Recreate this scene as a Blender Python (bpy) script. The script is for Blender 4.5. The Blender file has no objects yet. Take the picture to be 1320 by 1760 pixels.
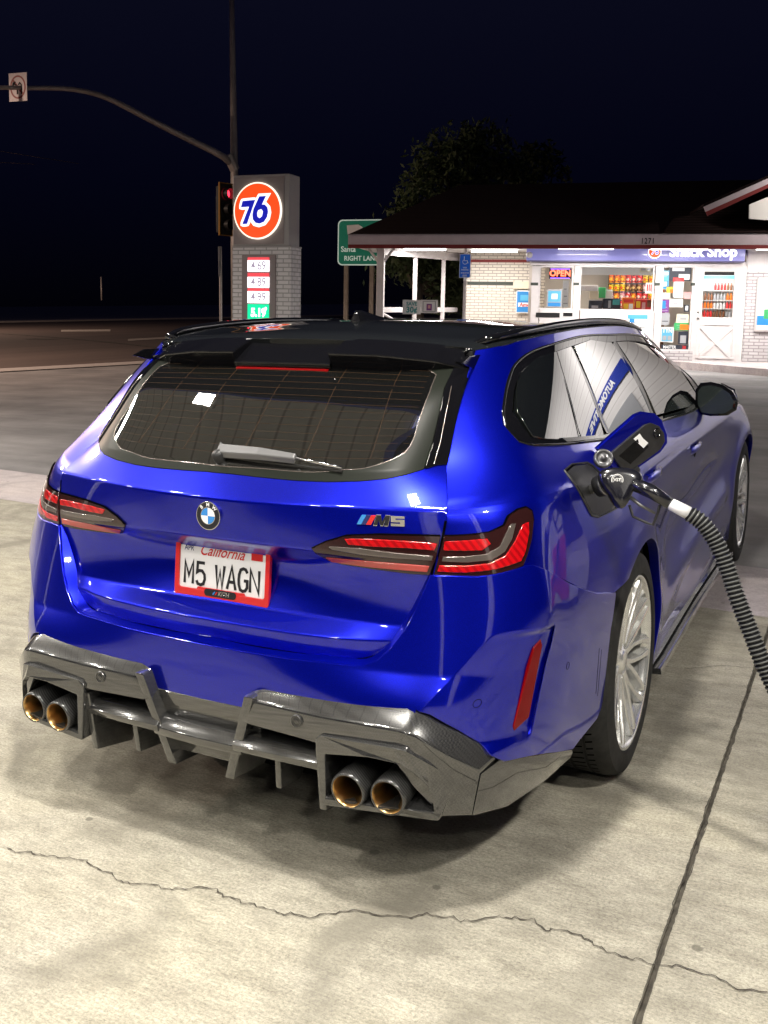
import bpy, bmesh, math, random
import numpy as np
from mathutils import Vector, Matrix
from mathutils.geometry import delaunay_2d_cdt
random.seed(7); rng=np.random.default_rng(7)
sc=bpy.context.scene; COL=sc.collection
# ------------------------------------------------ camera
cam_d=bpy.data.cameras.new('camera'); cam=bpy.data.objects.new('camera',cam_d); COL.objects.link(cam); sc.camera=cam
RX=(0.8777, 0.4792, -0.0064); UX=(-0.0519, 0.1084, 0.9928); FX=(-0.4764, 0.871, -0.12)
cam.matrix_world=Matrix([[RX[i],UX[i],-FX[i],(1.6095, -2.1318, 1.5436)[i]] for i in range(3)]+[[0,0,0,1]])
cam_d.sensor_fit='VERTICAL'; cam_d.sensor_height=36; cam_d.lens=35.099
cam_d.shift_x=0.05239; cam_d.shift_y=-0.08647
cam_d.clip_start=.05; cam_d.clip_end=2000
# ------------------------------------------------ night sky
W=bpy.data.worlds.new('World'); sc.world=W; W.use_nodes=True
nt=W.node_tree; nt.nodes.clear()
o=nt.nodes.new('ShaderNodeOutputWorld'); bg=nt.nodes.new('ShaderNodeBackground'); nt.links.new(bg.outputs[0],o.inputs[0])
tc=nt.nodes.new('ShaderNodeTexCoord'); sp=nt.nodes.new('ShaderNodeSeparateXYZ'); cr=nt.nodes.new('ShaderNodeValToRGB')
nt.links.new(tc.outputs['Generated'],sp.inputs[0]); nt.links.new(sp.outputs['Z'],cr.inputs[0]); nt.links.new(cr.outputs[0],bg.inputs[0])
e=cr.color_ramp.elements; e[0].position=0; e[0].color=(.0006,.0006,.0018,1); e[1].position=.42; e[1].color=(.0044,.0048,.0140,1)
n_=e.new(.12); n_.color=(.0010,.0012,.0055,1)
bg.inputs[1].default_value=1.0
sc.view_settings.view_transform='Standard'; sc.view_settings.look='None'; sc.view_settings.exposure=0; sc.view_settings.gamma=1
sc.cycles.max_bounces=7; sc.cycles.diffuse_bounces=3; sc.cycles.glossy_bounces=4; sc.cycles.transmission_bounces=4; sc.cycles.sample_clamp_indirect=6; sc.cycles.use_denoising=True
LAMP_W=140.; LAMP_COL=(1.,.95,.865)
# ------------------------------------------------ materials
def mat(name,col=(.5,.5,.5),rough=.5,metal=0.,coat=0.,coat_r=.03,emit=None,es=0.,spec=.5,alpha=None,trans=0.,ior=1.45):
    m=bpy.data.materials.new(name); m.use_nodes=True; b=m.node_tree.nodes['Principled BSDF']
    b.inputs['Base Color'].default_value=(*col,1); b.inputs['Roughness'].default_value=rough; b.inputs['Metallic'].default_value=metal
    b.inputs['Coat Weight'].default_value=coat; b.inputs['Coat Roughness'].default_value=coat_r; b.inputs['Specular IOR Level'].default_value=spec
    b.inputs['Transmission Weight'].default_value=trans; b.inputs['IOR'].default_value=ior
    if emit: b.inputs['Emission Color'].default_value=(*emit,1); b.inputs['Emission Strength'].default_value=es
    if alpha is not None: b.inputs['Alpha'].default_value=alpha
    return m
def nd(m,t,**k):
    n=m.node_tree.nodes.new(t)
    for a,v in k.items():
        if a.startswith('i_'): n.inputs[a[2:].replace('_',' ')].default_value=v
        else: setattr(n,a,v)
    return n
def ln(m,a,b): m.node_tree.links.new(a,b)
def ramp(m,fac,stops):
    r=nd(m,'ShaderNodeValToRGB'); e=r.color_ramp.elements
    while len(e)<len(stops): e.new(.5)
    for q,(p,c) in zip(e,stops): q.position=p; q.color=(*c,1) if len(c)==3 else c
    ln(m,fac,r.inputs[0]); return r.outputs[0]
def obj_co(m,scale=(1,1,1),rot=(0,0,0)):
    t=nd(m,'ShaderNodeTexCoord'); mp=nd(m,'ShaderNodeMapping'); mp.inputs['Scale'].default_value=scale; mp.inputs['Rotation'].default_value=rot
    ln(m,t.outputs['Object'],mp.inputs[0]); return mp.outputs[0]
def noise(m,co,scale,detail=6,rough=.6,dist=0):
    n=nd(m,'ShaderNodeTexNoise'); n.inputs['Scale'].default_value=scale; n.inputs['Detail'].default_value=detail; n.inputs['Roughness'].default_value=rough; n.inputs['Distortion'].default_value=dist
    ln(m,co,n.inputs['Vector']); return n.outputs['Fac']
def mixc(m,fac,a,b,mode='MIX'):
    n=nd(m,'ShaderNodeMix',data_type='RGBA',blend_type=mode)
    for s_,v in ((n.inputs[0],fac),(n.inputs[6],a),(n.inputs[7],b)):
        if hasattr(v,'links') or hasattr(v,'is_linked'): ln(m,v,s_)
        else: s_.default_value=v if not isinstance(v,tuple) else ((*v,1) if len(v)==3 else v)
    return n.outputs[2]
def bsdf(m): return m.node_tree.nodes['Principled BSDF']
def bump(m,h,dist=.01,st=1.):
    b=nd(m,'ShaderNodeBump'); b.inputs['Distance'].default_value=dist; b.inputs['Strength'].default_value=st; ln(m,h,b.inputs['Height']); ln(m,b.outputs[0],bsdf(m).inputs['Normal']); return b
def noisy(name,c1,c2,scale=8,rough=.6,bumpd=0,**k):
    m=mat(name,c1,rough,**k); co=obj_co(m); f=noise(m,co,scale); ln(m,ramp(m,f,[(.3,c1),(.7,c2)]),bsdf(m).inputs['Base Color'])
    if bumpd: bump(m,f,bumpd)
    return m
M={}
# blue metallic paint: fine flake under clear coat
m=M['paint']=mat('blue_paint',(.0,.008,.5),.30,metal=.80,coat=1.,coat_r=.015,spec=.5)
co=obj_co(m); f=noise(m,co,900,2); ln(m,ramp(m,f,[(.35,(.0,.002,.27)),(.68,(.0002,.008,.58))]),bsdf(m).inputs['Base Color'])
f2=noise(m,co,14,5,.6); ln(m,ramp(m,f2,[(.3,(.01,)*3),(.75,(.035,)*3)]),bsdf(m).inputs['Coat Roughness'])
bsdf(M['paint']).inputs['Coat IOR'].default_value=1.5
M['gloss_black']=mat('gloss_black',(.004,.004,.005),.3,coat=1.,coat_r=.01,spec=0.)
M['roof_black']=mat('roof_black',(.008,.009,.010),.3,coat=1.,coat_r=.02,spec=0.)
M['matte_black']=noisy('matte_black',(.008,.008,.008),(.02,.02,.02),40,.7)
M['void']=mat('deep_black',(.002,.002,.002),.9,spec=0.)
M['gap']=mat('panel_gap',(.0015,.0015,.002),.8,spec=0.)
M['plastic']=noisy('black_plastic',(.012,.012,.013),(.022,.022,.023),60,.42)
# carbon fibre: two crossing tows under lacquer
m=M['carbon']=mat('carbon_fibre',(.1,.1,.1),.22,coat=1.,coat_r=.02,metal=.5)
co=obj_co(m,rot=(.2,.1,.78)); ck=nd(m,'ShaderNodeTexChecker'); ck.inputs['Scale'].default_value=185; ln(m,co,ck.inputs['Vector'])
f=noise(m,co,3,2); a=ramp(m,f,[(.3,(.070,.070,.070)),(.7,(.082,.082,.080))])
ln(m,mixc(m,ck.outputs['Fac'],a,(.036,.036,.036)),bsdf(m).inputs['Base Color'])
bsdf(M['carbon']).inputs['Coat IOR'].default_value=1.75
m=M['carbon_dark']=mat('dark_carbon',(.03,.03,.03),.28,coat=1.,coat_r=.05)
co=obj_co(m); wv=nd(m,'ShaderNodeTexWave',wave_type='BANDS',bands_direction='DIAGONAL'); wv.inputs['Scale'].default_value=70; ln(m,co,wv.inputs[0])
ln(m,ramp(m,wv.outputs['Fac'],[(.3,(.006,.006,.006)),(.8,(.05,.05,.05))]),bsdf(m).inputs['Base Color'])
M['rubber']=noisy('tyre_rubber',(.016,.016,.016),(.030,.030,.029),30,.8,spec=.25)
M['alloy']=noisy('silver_alloy',(.72,.73,.72),(.86,.86,.84),20,.24,metal=.75)
M['alloy_dark']=mat('alloy_barrel',(.20,.20,.195),.4,metal=.8)
M['chrome']=mat('bright_metal',(.8,.8,.8),.12,metal=1.)
M['gold']=mat('bronze_pipe',(.62,.42,.19),.3,metal=1.)
M['disc']=mat('brake_steel',(.25,.24,.23),.35,metal=1.)
M['caliper']=mat('red_caliper',(.55,.10,.06),.35,coat=.6)
def glass(name,col,rough=.02,tr=.0): return mat(name,col,rough,spec=.5,coat=1.,coat_r=.0,trans=tr)
m=M['glass']=mat('tinted_glass',(.006,.007,.007),.02,coat=1.,coat_r=0.,spec=1.)
m=M['frit']=mat('ceramic_border',(.010,.012,.009),.5,coat=.10,coat_r=.3,spec=.05)
M['rearglass']=mat('rear_glass',(.005,.005,.0045),.6,coat=1.,coat_r=.015,spec=.0); bsdf(M['rearglass']).inputs['Coat IOR'].default_value=2.3
M['wire']=mat('defroster_wire',(.045,.022,.010),.6,spec=.1)
M['red_lens']=mat('red_lens',(.30,.010,.014),.12,coat=1.,coat_r=.02)
M['red_bright']=mat('red_guide',(.42,.003,.006),.2,coat=1.,coat_r=.02)
for n_m,c1_,c2_ in (('red_bright',(.44,.003,.006),(.27,.002,.004)),):
    m=M[n_m]; w_=nd(m,'ShaderNodeTexWave',wave_type='BANDS',bands_direction='DIAGONAL'); w_.inputs['Scale'].default_value=22; w_.inputs['Distortion'].default_value=.6; ln(m,obj_co(m),w_.inputs[0]); ln(m,ramp(m,w_.outputs['Fac'],[(.25,c2_),(.6,c1_)]),bsdf(m).inputs['Base Color'])
M['red_pale']=mat('red_reflector',(.34,.035,.03),.3,coat=1.,coat_r=.1)
M['smoke_lens']=mat('smoked_lens',(.020,.006,.006),.15,coat=1.,coat_r=.02,spec=.2)
M['clear_bar']=mat('clear_bar',(.12,.10,.09),.25,metal=.5,coat=1.)
M['reflector']=mat('side_reflector',(.17,.001,.002),.3,spec=.1,coat=.3,coat_r=.05)
M['white']=mat('white_paint',(.8,.8,.8),.4); M['black']=mat('black_ink',(.01,.01,.014),.5); M['darkblue']=mat('dark_blue_ink',(.012,.02,.12),.5)
M['red']=mat('red_paint',(.58,.012,.015),.3,coat=.6); M['lightblue']=mat('light_blue_enamel',(.02,.22,.62),.25,coat=1.); M['silver']=mat('silver_trim',(.6,.6,.62),.2,metal=1.)
# ------------------------------------------------ object helpers
def tag(o,label=None,cat=None,group=None,kind=None):
    for k,v in (('label',label),('category',cat),('group',group),('kind',kind)):
        if v: o[k]=v
    return o
def empty(name,loc=(0,0,0),mw=None,**k):
    o=bpy.data.objects.new(name,None); COL.objects.link(o); o.empty_display_size=.1
    if mw is not None: o.matrix_world=mw
    else: o.location=loc
    return tag(o,**k)
def mesh(name,V,F,m,parent=None,smooth_=False,nrm=None,bev=0,sub=0,mi=None,seg=2,**k):
    me=bpy.data.meshes.new(name); me.from_pydata([tuple(map(float,v)) for v in V],[],[tuple(int(i) for i in f) for f in F])
    for q in (m if isinstance(m,(list,tuple)) else [m]): me.materials.append(q if not isinstance(q,str) else M[q])
    if mi is not None:
        for p_,i in zip(me.polygons,mi): p_.material_index=i
    if smooth_: me.polygons.foreach_set('use_smooth',[True]*len(me.polygons))
    me.validate(); me.update()
    if nrm is not None and len(nrm)==len(me.vertices):
        me.polygons.foreach_set('use_smooth',[True]*len(me.polygons)); me.normals_split_custom_set_from_vertices([tuple(map(float,n)) for n in nrm])
    o=bpy.data.objects.new(name,me); COL.objects.link(o)
    if parent: o.parent=parent
    if bev: b=o.modifiers.new('b','BEVEL'); b.width=bev; b.segments=seg; b.limit_method='ANGLE'; b.angle_limit=.6; b.harden_normals=False
    if bev and smooth_ is False: me.polygons.foreach_set('use_smooth',[False]*len(me.polygons))
    return tag(o,**k)
class MB:
    """collects simple shapes, then builds ONE mesh"""
    def __init__(s): s.V=[]; s.F=[]; s.I=[]
    def add(s,V,F,i=0):
        n=len(s.V); s.V+= [tuple(v) for v in V]; s.F+=[tuple(a+n for a in f) for f in F]; s.I+=[i]*len(F); return s
    def box(s,x0,x1,y0,y1,z0,z1,i=0,mx=None):
        V=[(x,y,z) for z in (z0,z1) for y in (y0,y1) for x in (x0,x1)]
        if mx is not None: V=[tuple(mx@Vector(v)) for v in V]
        return s.add(V,[(0,2,3,1),(4,5,7,6),(0,1,5,4),(2,6,7,3),(0,4,6,2),(1,3,7,5)],i)
    def prism(s,P,a,b,axis='y',i=0):
        n=len(P); f={'y':lambda p,t:(p[0],t,p[1]),'x':lambda p,t:(t,p[0],p[1]),'z':lambda p,t:(p[0],p[1],t)}[axis]
        V=[f(p,a) for p in P]+[f(p,b) for p in P]
        return s.add(V,[tuple(range(n))[::-1],tuple(range(n,2*n))]+[(k,(k+1)%n,n+(k+1)%n,n+k) for k in range(n)],i)
    def tube(s,P,r,n=10,i=0,cap=True):
        P=[Vector(p) for p in P]; R=r if isinstance(r,(list,tuple,np.ndarray)) else [r]*len(P); V=[]; 
        t0=(P[1]-P[0]).normalized(); u=t0.orthogonal().normalized()
        for k,p in enumerate(P):
            t=(P[min(k+1,len(P)-1)]-P[max(k-1,0)]).normalized(); u=(u-t*u.dot(t)).normalized(); w=t.cross(u)
            V+=[tuple(p+(u*math.cos(2*math.pi*j/n)+w*math.sin(2*math.pi*j/n))*R[k]) for j in range(n)]
        F=[(k*n+j,k*n+(j+1)%n,(k+1)*n+(j+1)%n,(k+1)*n+j) for k in range(len(P)-1) for j in range(n)]
        if cap: F+=[tuple(range(n))[::-1],tuple((len(P)-1)*n+j for j in range(n))]
        return s.add(V,F,i)
    def lathe(s,prof,c,axis,n=48,i=0,close=False):
        # prof: (radius, along axis); c: centre; axis: unit vector
        a=Vector(axis).normalized(); u=a.orthogonal().normalized(); w=a.cross(u); c=Vector(c); V=[]
        for r,h in prof: V+=[tuple(c+a*h+(u*math.cos(2*math.pi*j/n)+w*math.sin(2*math.pi*j/n))*r) for j in range(n)]
        F=[(k*n+j,k*n+(j+1)%n,(k+1)*n+(j+1)%n,(k+1)*n+j) for k in range(len(prof)-1) for j in range(n)]
        if close: F+=[tuple(range(n))[::-1],tuple((len(prof)-1)*n+j for j in range(n))]
        return s.add(V,F,i)
    def build(s,name,m,parent=None,**k):
        return mesh(name,s.V,s.F,m,parent,mi=s.I if isinstance(m,(list,tuple)) else None,**k)
def inpoly(Q,P):
    Q=np.asarray(Q,float); P=np.asarray(P,float); c=np.zeros(len(Q),bool); j=len(P)-1
    for i in range(len(P)):
        a,b=P[i],P[j]
        if a[1]!=b[1]:
            k=((a[1]>Q[:,1])!=(b[1]>Q[:,1]))&(Q[:,0]<(b[0]-a[0])*(Q[:,1]-a[1])/(b[1]-a[1])+a[0]); c^=k
        j=i
    return c
def pdist(Q,P):
    d=np.full(len(Q),1e9); n=len(P)
    for i in range(n):
        a,b=P[i],P[(i+1)%n]; ab=b-a; t=np.clip(((Q-a)@ab)/max(ab@ab,1e-12),0,1); d=np.minimum(d,np.linalg.norm(Q-a-t[:,None]*ab,axis=1))
    return d
# ---------- spline surfaces (numpy only) ----------
def nspl(t, y, x):
    # natural cubic spline through (t, y[k,...]) sampled at x
    t=np.asarray(t,float); y=np.asarray(y,float); x=np.clip(np.asarray(x,float),t[0],t[-1]); n=len(t)
    if n==2:
        w=((x-t[0])/(t[1]-t[0])).reshape((-1,)+(1,)*(y.ndim-1)); return y[0]*(1-w)+y[1]*w
    h=np.diff(t); A=np.eye(n); B=np.zeros(y.shape)
    for i in range(1,n-1):
        A[i,i-1]=h[i-1]; A[i,i]=2*(h[i-1]+h[i]); A[i,i+1]=h[i]
        B[i]=6*((y[i+1]-y[i])/h[i]-(y[i]-y[i-1])/h[i-1])
    M=np.linalg.solve(A,B.reshape(n,-1)).reshape(y.shape)
    k=np.clip(np.searchsorted(t,x)-1,0,n-2); sh=(-1,)+(1,)*(y.ndim-1)
    hk=h[k].reshape(sh); a=(t[k+1]-x).reshape(sh); b=(x-t[k]).reshape(sh)
    return (M[k]*a**3+M[k+1]*b**3)/(6*hk)+(y[k]/hk-M[k]*hk/6)*a+(y[k+1]/hk-M[k+1]*hk/6)*b
class Loft:
    """grid[r][k] = 3D control points, row r (upwards), station k (round the car)"""
    def __init__(s, grid, us, sharp=(), sym=False, blur=.004, disp=None, usharp=()):
        s.g=np.array(grid,float); s.us=np.array(us,float); s.sharp=set(sharp); s.blur=blur; s.disp=disp
        s.nr=len(grid); s.sym=sym; s.usharp=set(usharp)
        s.vs=np.array([0.]+list(np.cumsum(np.linalg.norm(np.diff(s.g,axis=0),axis=2).mean(1))))
        s.umax=s.us[-1]; s.vmax=s.vs[-1]
        if sym:
            m=s.g[:,1:][:,::-1]*np.array([-1,1,1]); s.gx=np.concatenate([m,s.g],1); s.ux=np.concatenate([-s.us[1:][::-1],s.us])
        else: s.gx=s.g; s.ux=s.us
    def _seg(s,t,y,x,sharp):
        cuts=[0]+sorted(sharp)+[len(t)-1]; out=None
        for a,b in zip(cuts[:-1],cuts[1:]):
            if b<=a: continue
            m=(x>=t[a])&((x<t[b])|(b==len(t)-1))
            v=nspl(t[a:b+1],y[a:b+1],x[m])
            if out is None: out=np.zeros((len(x),)+v.shape[1:])
            out[m]=v
        return out
    def rows(s,u):
        a=s.gx.transpose(1,0,2); u=np.clip(u,s.ux[0],s.ux[-1])
        return s._seg(s.ux,a,u,s.usharp)       # (N, rows, 3)
    def raw(s,u,v):
        R=s.rows(u).transpose(1,0,2)  # rows,N,3
        v=np.clip(v,0,s.vmax)
        cuts=[0]+sorted(s.sharp)+[s.nr-1]; out=np.zeros((len(u),3))
        for a,b in zip(cuts[:-1],cuts[1:]):
            m=(v>=s.vs[a])&((v<s.vs[b])|(b==s.nr-1))
            if not m.any(): continue
            out[m]=s._vs(s.vs[a:b+1],R[a:b+1][:,m],v[m])
        return out
    def _vs(s,t,Y,x):
        n=len(t)
        if n==2:
            w=((x-t[0])/(t[1]-t[0]))[:,None]; return Y[0]*(1-w)+Y[1]*w
        h=np.diff(t); A=np.eye(n); B=np.zeros(Y.shape)
        for i in range(1,n-1):
            A[i,i-1]=h[i-1]; A[i,i]=2*(h[i-1]+h[i]); A[i,i+1]=h[i]
            B[i]=6*((Y[i+1]-Y[i])/h[i]-(Y[i]-Y[i-1])/h[i-1])
        M=np.linalg.solve(A,B.reshape(n,-1)).reshape(Y.shape)
        k=np.clip(np.searchsorted(t,x)-1,0,n-2); j=np.arange(len(x)); hk=h[k][:,None]; a=(t[k+1]-x)[:,None]; b=(x-t[k])[:,None]
        return (M[k,j]*a**3+M[k+1,j]*b**3)/(6*hk)+(Y[k,j]/hk-M[k,j]*hk/6)*a+(Y[k+1,j]/hk-M[k+1,j]*hk/6)*b
    def pos(s,u,v):
        u=np.atleast_1d(np.asarray(u,float)); v=np.atleast_1d(np.asarray(v,float)); w=s.blur; P=0
        for o,c in ((-1,.2),(-.5,.2),(0,.2),(.5,.2),(1,.2)): P=P+c*s.raw(u,v+o*w)
        if len(s.usharp):
            Q=0
            for o in (-1,1):
                Q=Q+.5*s.raw(u+o*.008,v)
            P=.5*P+.5*Q
        if s.disp is not None: P=s.disp(P,u,v)
        return P
    def nrm(s,u,v,e=.002):
        u=np.atleast_1d(np.asarray(u,float)); v=np.atleast_1d(np.asarray(v,float))
        a=s.pos(np.minimum(u+e,s.umax),v)-s.pos(u-e,v) if s.sym else s.pos(np.minimum(u+e,s.umax),v)-s.pos(np.maximum(u-e,0),v)
        b=s.pos(u,np.minimum(v+e,s.vmax))-s.pos(u,np.maximum(v-e,0))
        n=np.cross(a,b); return n/np.maximum(np.linalg.norm(n,axis=1),1e-12)[:,None]
    def table(s):
        if not hasattr(s,'_t'):
            uu=np.linspace(-s.umax if s.sym else 0,s.umax,int(s.umax*(2 if s.sym else 1)/.02)+2); vv=np.linspace(0,s.vmax,int(s.vmax/.015)+2)
            U,V=np.meshgrid(uu,vv,indexing='ij'); s._u=U.ravel(); s._v=V.ravel(); s._t=s.pos(s._u,s._v)
        return s._t
    def inv(s,T,axes=(0,1,2),it=8):
        """nearest (u,v) for target points, compared on the given axes"""
        T=np.asarray(T,float); T=T.reshape(-1,T.shape[-1]); t=s.table()[:,axes]; out=[]
        for p in T:
            q=p if len(p)==len(axes) else p[list(axes)]
            i=int(np.argmin(((t-q)**2).sum(1))); u,v=s._u[i],s._v[i]
            for _ in range(it):
                e=1e-4; P0=s.pos([u,u+e,u],[v,v,v+e])[:,axes]; r=q-P0[0]
                J=np.stack([(P0[1]-P0[0])/e,(P0[2]-P0[0])/e],1); d=np.linalg.lstsq(J,r,rcond=None)[0]
                d=np.clip(d,-.03,.03); u=float(np.clip(u+d[0],s._u[0],s._u[-1])); v=float(np.clip(v+d[1],0,s.vmax))
            out.append((u,v))
        return np.array(out)
def sstep(a,b,x):
    t=np.clip((x-a)/(b-a),0,1); return t*t*(3-2*t)
def resamp(P,d,closed=False):
    P=np.array(P,float)
    if closed: P=np.vstack([P,P[:1]])
    out=[]
    for a,b in zip(P[:-1],P[1:]):
        n=max(1,int(round(np.linalg.norm(b-a)/d)))
        for i in range(n): out.append(a+(b-a)*i/n)
    if not closed: out.append(P[-1])
    return np.array(out)
def smooth(P,d,closed=False,corner=()):
    # Catmull-Rom through points (2D or 3D), resampled about every d
    P=np.array(P,float); n=len(P); out=[]
    R=range(n if closed else n-1)
    for i in R:
        p1,p2=P[i],P[(i+1)%n]; p0=P[(i-1)%n] if (closed or i>0) else 2*p1-p2; p3=P[(i+2)%n] if (closed or i<n-2) else 2*p2-p1
        if i in corner: p0=2*p1-p2
        if (i+1)%n in corner: p3=2*p2-p1
        L=np.linalg.norm(p2-p1); k=max(1,int(round(L/d)))
        l01=max(np.linalg.norm(p1-p0),1e-6); l23=max(np.linalg.norm(p3-p2),1e-6); L=max(L,1e-9)
        m1=(p2-p0)/(l01+L)*L; m2=(p3-p1)/(l23+L)*L
        for j in range(k):
            t=j/k; h=2*t**3-3*t*t+1; out.append(h*p1+(t**3-2*t*t+t)*m1+(3*t*t-2*t**3)*p2+(t**3-t*t)*m2)
    if not closed: out.append(P[-1])
    return np.array(out)
# ---------- the car's body surfaces, metres: x right, y forward, z up ----------
def yz(ys,xs,z): return [(x,y,z) for x,y in zip(xs,ys)]
SY_=[.50,.80,1.12,1.50,2.0,2.6,3.2,3.7,4.15,4.55]
def side_row(c3, xs, z, zs=None, ys=SY_, nose=(.72,4.87)):
    z_=[z]*len(xs) if zs is None else zs
    return list(c3)+[(x,y,q) for x,y,q in zip(xs,ys,z_)]+[(nose[0],nose[1],z_[-1]-.04)]
T_GRID=[
 side_row([(.60,.20,.20),(.77,.24,.20),(.84,.32,.20)],[.90,.93,.945,.945,.93,.93,.93,.93,.94,.88],.20),
 side_row([(.60,.17,.40),(.77,.21,.40),(.865,.28,.40)],[.925,.957,.975,.968,.945,.94,.94,.945,.965,.91],.40),
 side_row([(.60,.16,.60),(.775,.20,.60),(.875,.285,.60)],[.928,.967,.984,.960,.918,.908,.908,.935,.972,.92],.60),
 side_row([(.62,.175,.75),(.77,.225,.75),(.87,.31,.75)],[.920,.965,.983,.962,.928,.918,.918,.940,.970,.92],.75),
 side_row([(.645,.195,.885),(.765,.245,.885),(.852,.335,.885)],[.898,.945,.966,.957,.938,.933,.932,.942,.958,.90],.885,[.885]*8+[.86,.81]),
 side_row([(.66,.226,1.012),(.752,.29,1.02),(.825,.385,1.028)],[.865,.908,.934,.936,.925,.920,.917,.920,.925,.865],1,[1.03,1.02,1.005,.992,.98,.97,.96,.952,.93,.88],nose=(.68,4.85)),
 side_row([(.61,.345,1.107),(.70,.40,1.118),(.765,.48,1.13)],[.795,.835,.862,.872,.873,.87,.866,.872,.86,.79],1,[1.13,1.12,1.105,1.09,1.07,1.05,1.03,.99,.96,.91],ys=[.60,.83,1.12,1.5,2.0,2.6,3.2,3.7,4.15,4.55],nose=(.6,4.83)),
 side_row([(.598,.43,1.20),(.672,.485,1.21),(.726,.56,1.215)],[.757,.79,.812,.824,.828,.824,.81,.80,.78,.72],1,[1.215,1.21,1.205,1.2,1.195,1.18,1.14,1.06,1.0,.94],ys=[.67,.86,1.13,1.5,2.0,2.6,3.15,3.65,4.15,4.55],nose=(.5,4.8)),
 side_row([(.585,.55,1.32),(.638,.60,1.325),(.68,.67,1.33)],[.705,.732,.750,.760,.762,.75,.72,.70,.68,.6],1,[1.33,1.333,1.335,1.337,1.33,1.295,1.22,1.12,1.04,.96],ys=[.76,.93,1.17,1.5,2.0,2.6,3.1,3.6,4.1,4.5],nose=(.4,4.75)),
 side_row([(.575,.66,1.405),(.615,.70,1.413),(.645,.78,1.424)],[.663,.680,.692,.700,.697,.675,.64,.60,.56,.5],1,[1.432,1.441,1.449,1.453,1.443,1.392,1.29,1.17,1.07,.98],ys=[.87,1.02,1.23,1.55,2.05,2.6,3.05,3.5,4.0,4.4],nose=(.3,4.7)),
]
T_US=[0,.13,.26,.40,.70,1.02,1.40,1.90,2.5,3.1,3.6,4.05,4.45,4.8]
def t_disp(P,u,v):
    P=P.copy(); x,y,z=P[:,0],P[:,1],P[:,2]
    # crisp swell of the wheel arches
    for yc,k in ((1.117,.010),(4.123,.012)):
        r=np.hypot(y-yc,z-.37); P[:,0]+=k*np.exp(-((r-.41)/.055)**2)*sstep(.3,.5,z)
    # lower door hollow with a rising light-catching edge
    m=sstep(1.65,1.95,y)*sstep(3.75,3.45,y)
    e=.47+.05*(y-1.7); P[:,0]+=m*(.012*np.exp(-((z-e+.05)/.05)**2)-.014*np.exp(-((z-e-.10)/.08)**2))
    # character line at handle height
    P[:,0]+=sstep(1.0,1.6,y)*.004*np.exp(-((z-.93)/.018)**2)
    return P
T=Loft(T_GRID,T_US,sharp=(5,),blur=.02,disp=t_disp)
def rrow(ys,zs,xl=.66,xs=(0,.2,.35,.5)):
    return [(x,y,z) for x,y,z in zip(list(xs)+[xl],ys,zs)]
R_GRID=[
 rrow([.100,.104,.116,.142,.185],[.597]*5),
 rrow([.088,.092,.106,.136,.183],[.662,.662,.662,.665,.675]),
 rrow([.144,.146,.150,.160,.190],[.700,.700,.701,.705,.715]),
 rrow([.166,.166,.164,.168,.194],[.745]*5),
 rrow([.166,.166,.162,.168,.196],[.845]*5),
 rrow([.132,.137,.146,.163,.199],[.872]*5),
 rrow([.104,.111,.130,.158,.201],[.893,.892,.888,.885,.885]),
 rrow([.105,.113,.134,.165,.212],[.95]*5),
 rrow([.106,.117,.140,.176,.226],[1.007,1.008,1.009,1.010,1.012]),
 rrow([.172,.184,.207,.255,.345],[1.086,1.087,1.091,1.098,1.107],xl=.61),
 rrow([.305,.315,.333,.370,.43],[1.20]*5,xl=.598),
 rrow([.427,.434,.448,.473,.515],[1.30,1.30,1.298,1.294,1.288],xl=.590),
 rrow([.555,.560,.570,.585,.605],[1.37,1.37,1.365,1.36,1.35],xl=.585),
]
R=Loft(R_GRID,[0,.2,.35,.5,.68],sharp=(1,2,6,8,9),sym=True,blur=.005)
def brow(c,side,z,zs=None): return [(x,y,z) for x,y in c]+[(x,y,z) for x,y in side]
B_GRID=[
 brow([(0,.07),(.2,.07),(.4,.07),(.55,.078),(.66,.092),(.735,.130),(.795,.19)],[(.832,.29),(.890,.5),(.938,.8),(.95,1.0)],.20),
 brow([(0,.06),(.2,.06),(.4,.06),(.55,.068),(.66,.082),(.745,.120),(.810,.195)],[(.850,.30),(.902,.5),(.948,.8),(.96,1.0)],.30),
 brow([(0,.05),(.2,.052),(.4,.052),(.55,.06),(.66,.075),(.752,.112),(.828,.205)],[(.868,.31),(.915,.5),(.956,.8),(.97,1.0)],.41),
 brow([(0,.045),(.2,.047),(.4,.052),(.55,.062),(.66,.078),(.757,.120),(.846,.232)],[(.882,.33),(.924,.5),(.964,.8),(.98,1.0)],.52),
 brow([(0,.052),(.2,.057),(.4,.075),(.55,.098),(.66,.118),(.77,.162),(.863,.265)],[(.893,.35),(.930,.5),(.97,.8),(.986,1.0)],.605),
 brow([(0,.10),(.2,.105),(.4,.12),(.55,.138),(.66,.158),(.78,.208),(.890,.308)],[(.910,.375),(.932,.5),(.967,.8),(.985,1.0)],.75),
 brow([(0,.14),(.2,.145),(.4,.155),(.55,.165),(.66,.190),(.77,.240),(.855,.325)],[(.880,.39),(.903,.5),(.948,.8),(.968,1.0)],.885),
]
FA=np.array((.79,.70)); FB=np.array((.655,.528))
def b_disp(P,u,v):
    P=P.copy(); ax=np.abs(P[:,0]); z=P[:,2].copy()
    # folded facet round the reflector: falls away outboard of the slanting edge, comes back at the corner blade
    d=(FA-FB)/np.linalg.norm(FA-FB); n=np.array((d[1],-d[0])); q=(ax-FB[0])*n[0]+(z-FB[1])*n[1]
    w=sstep(.712,.690,z)*sstep(.40,.44,z)
    dep=np.clip(q*.30,0,.030)*np.clip((1.018-np.abs(u))/.022,0,1)
    P[:,1]+=w*dep
    return P
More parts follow.
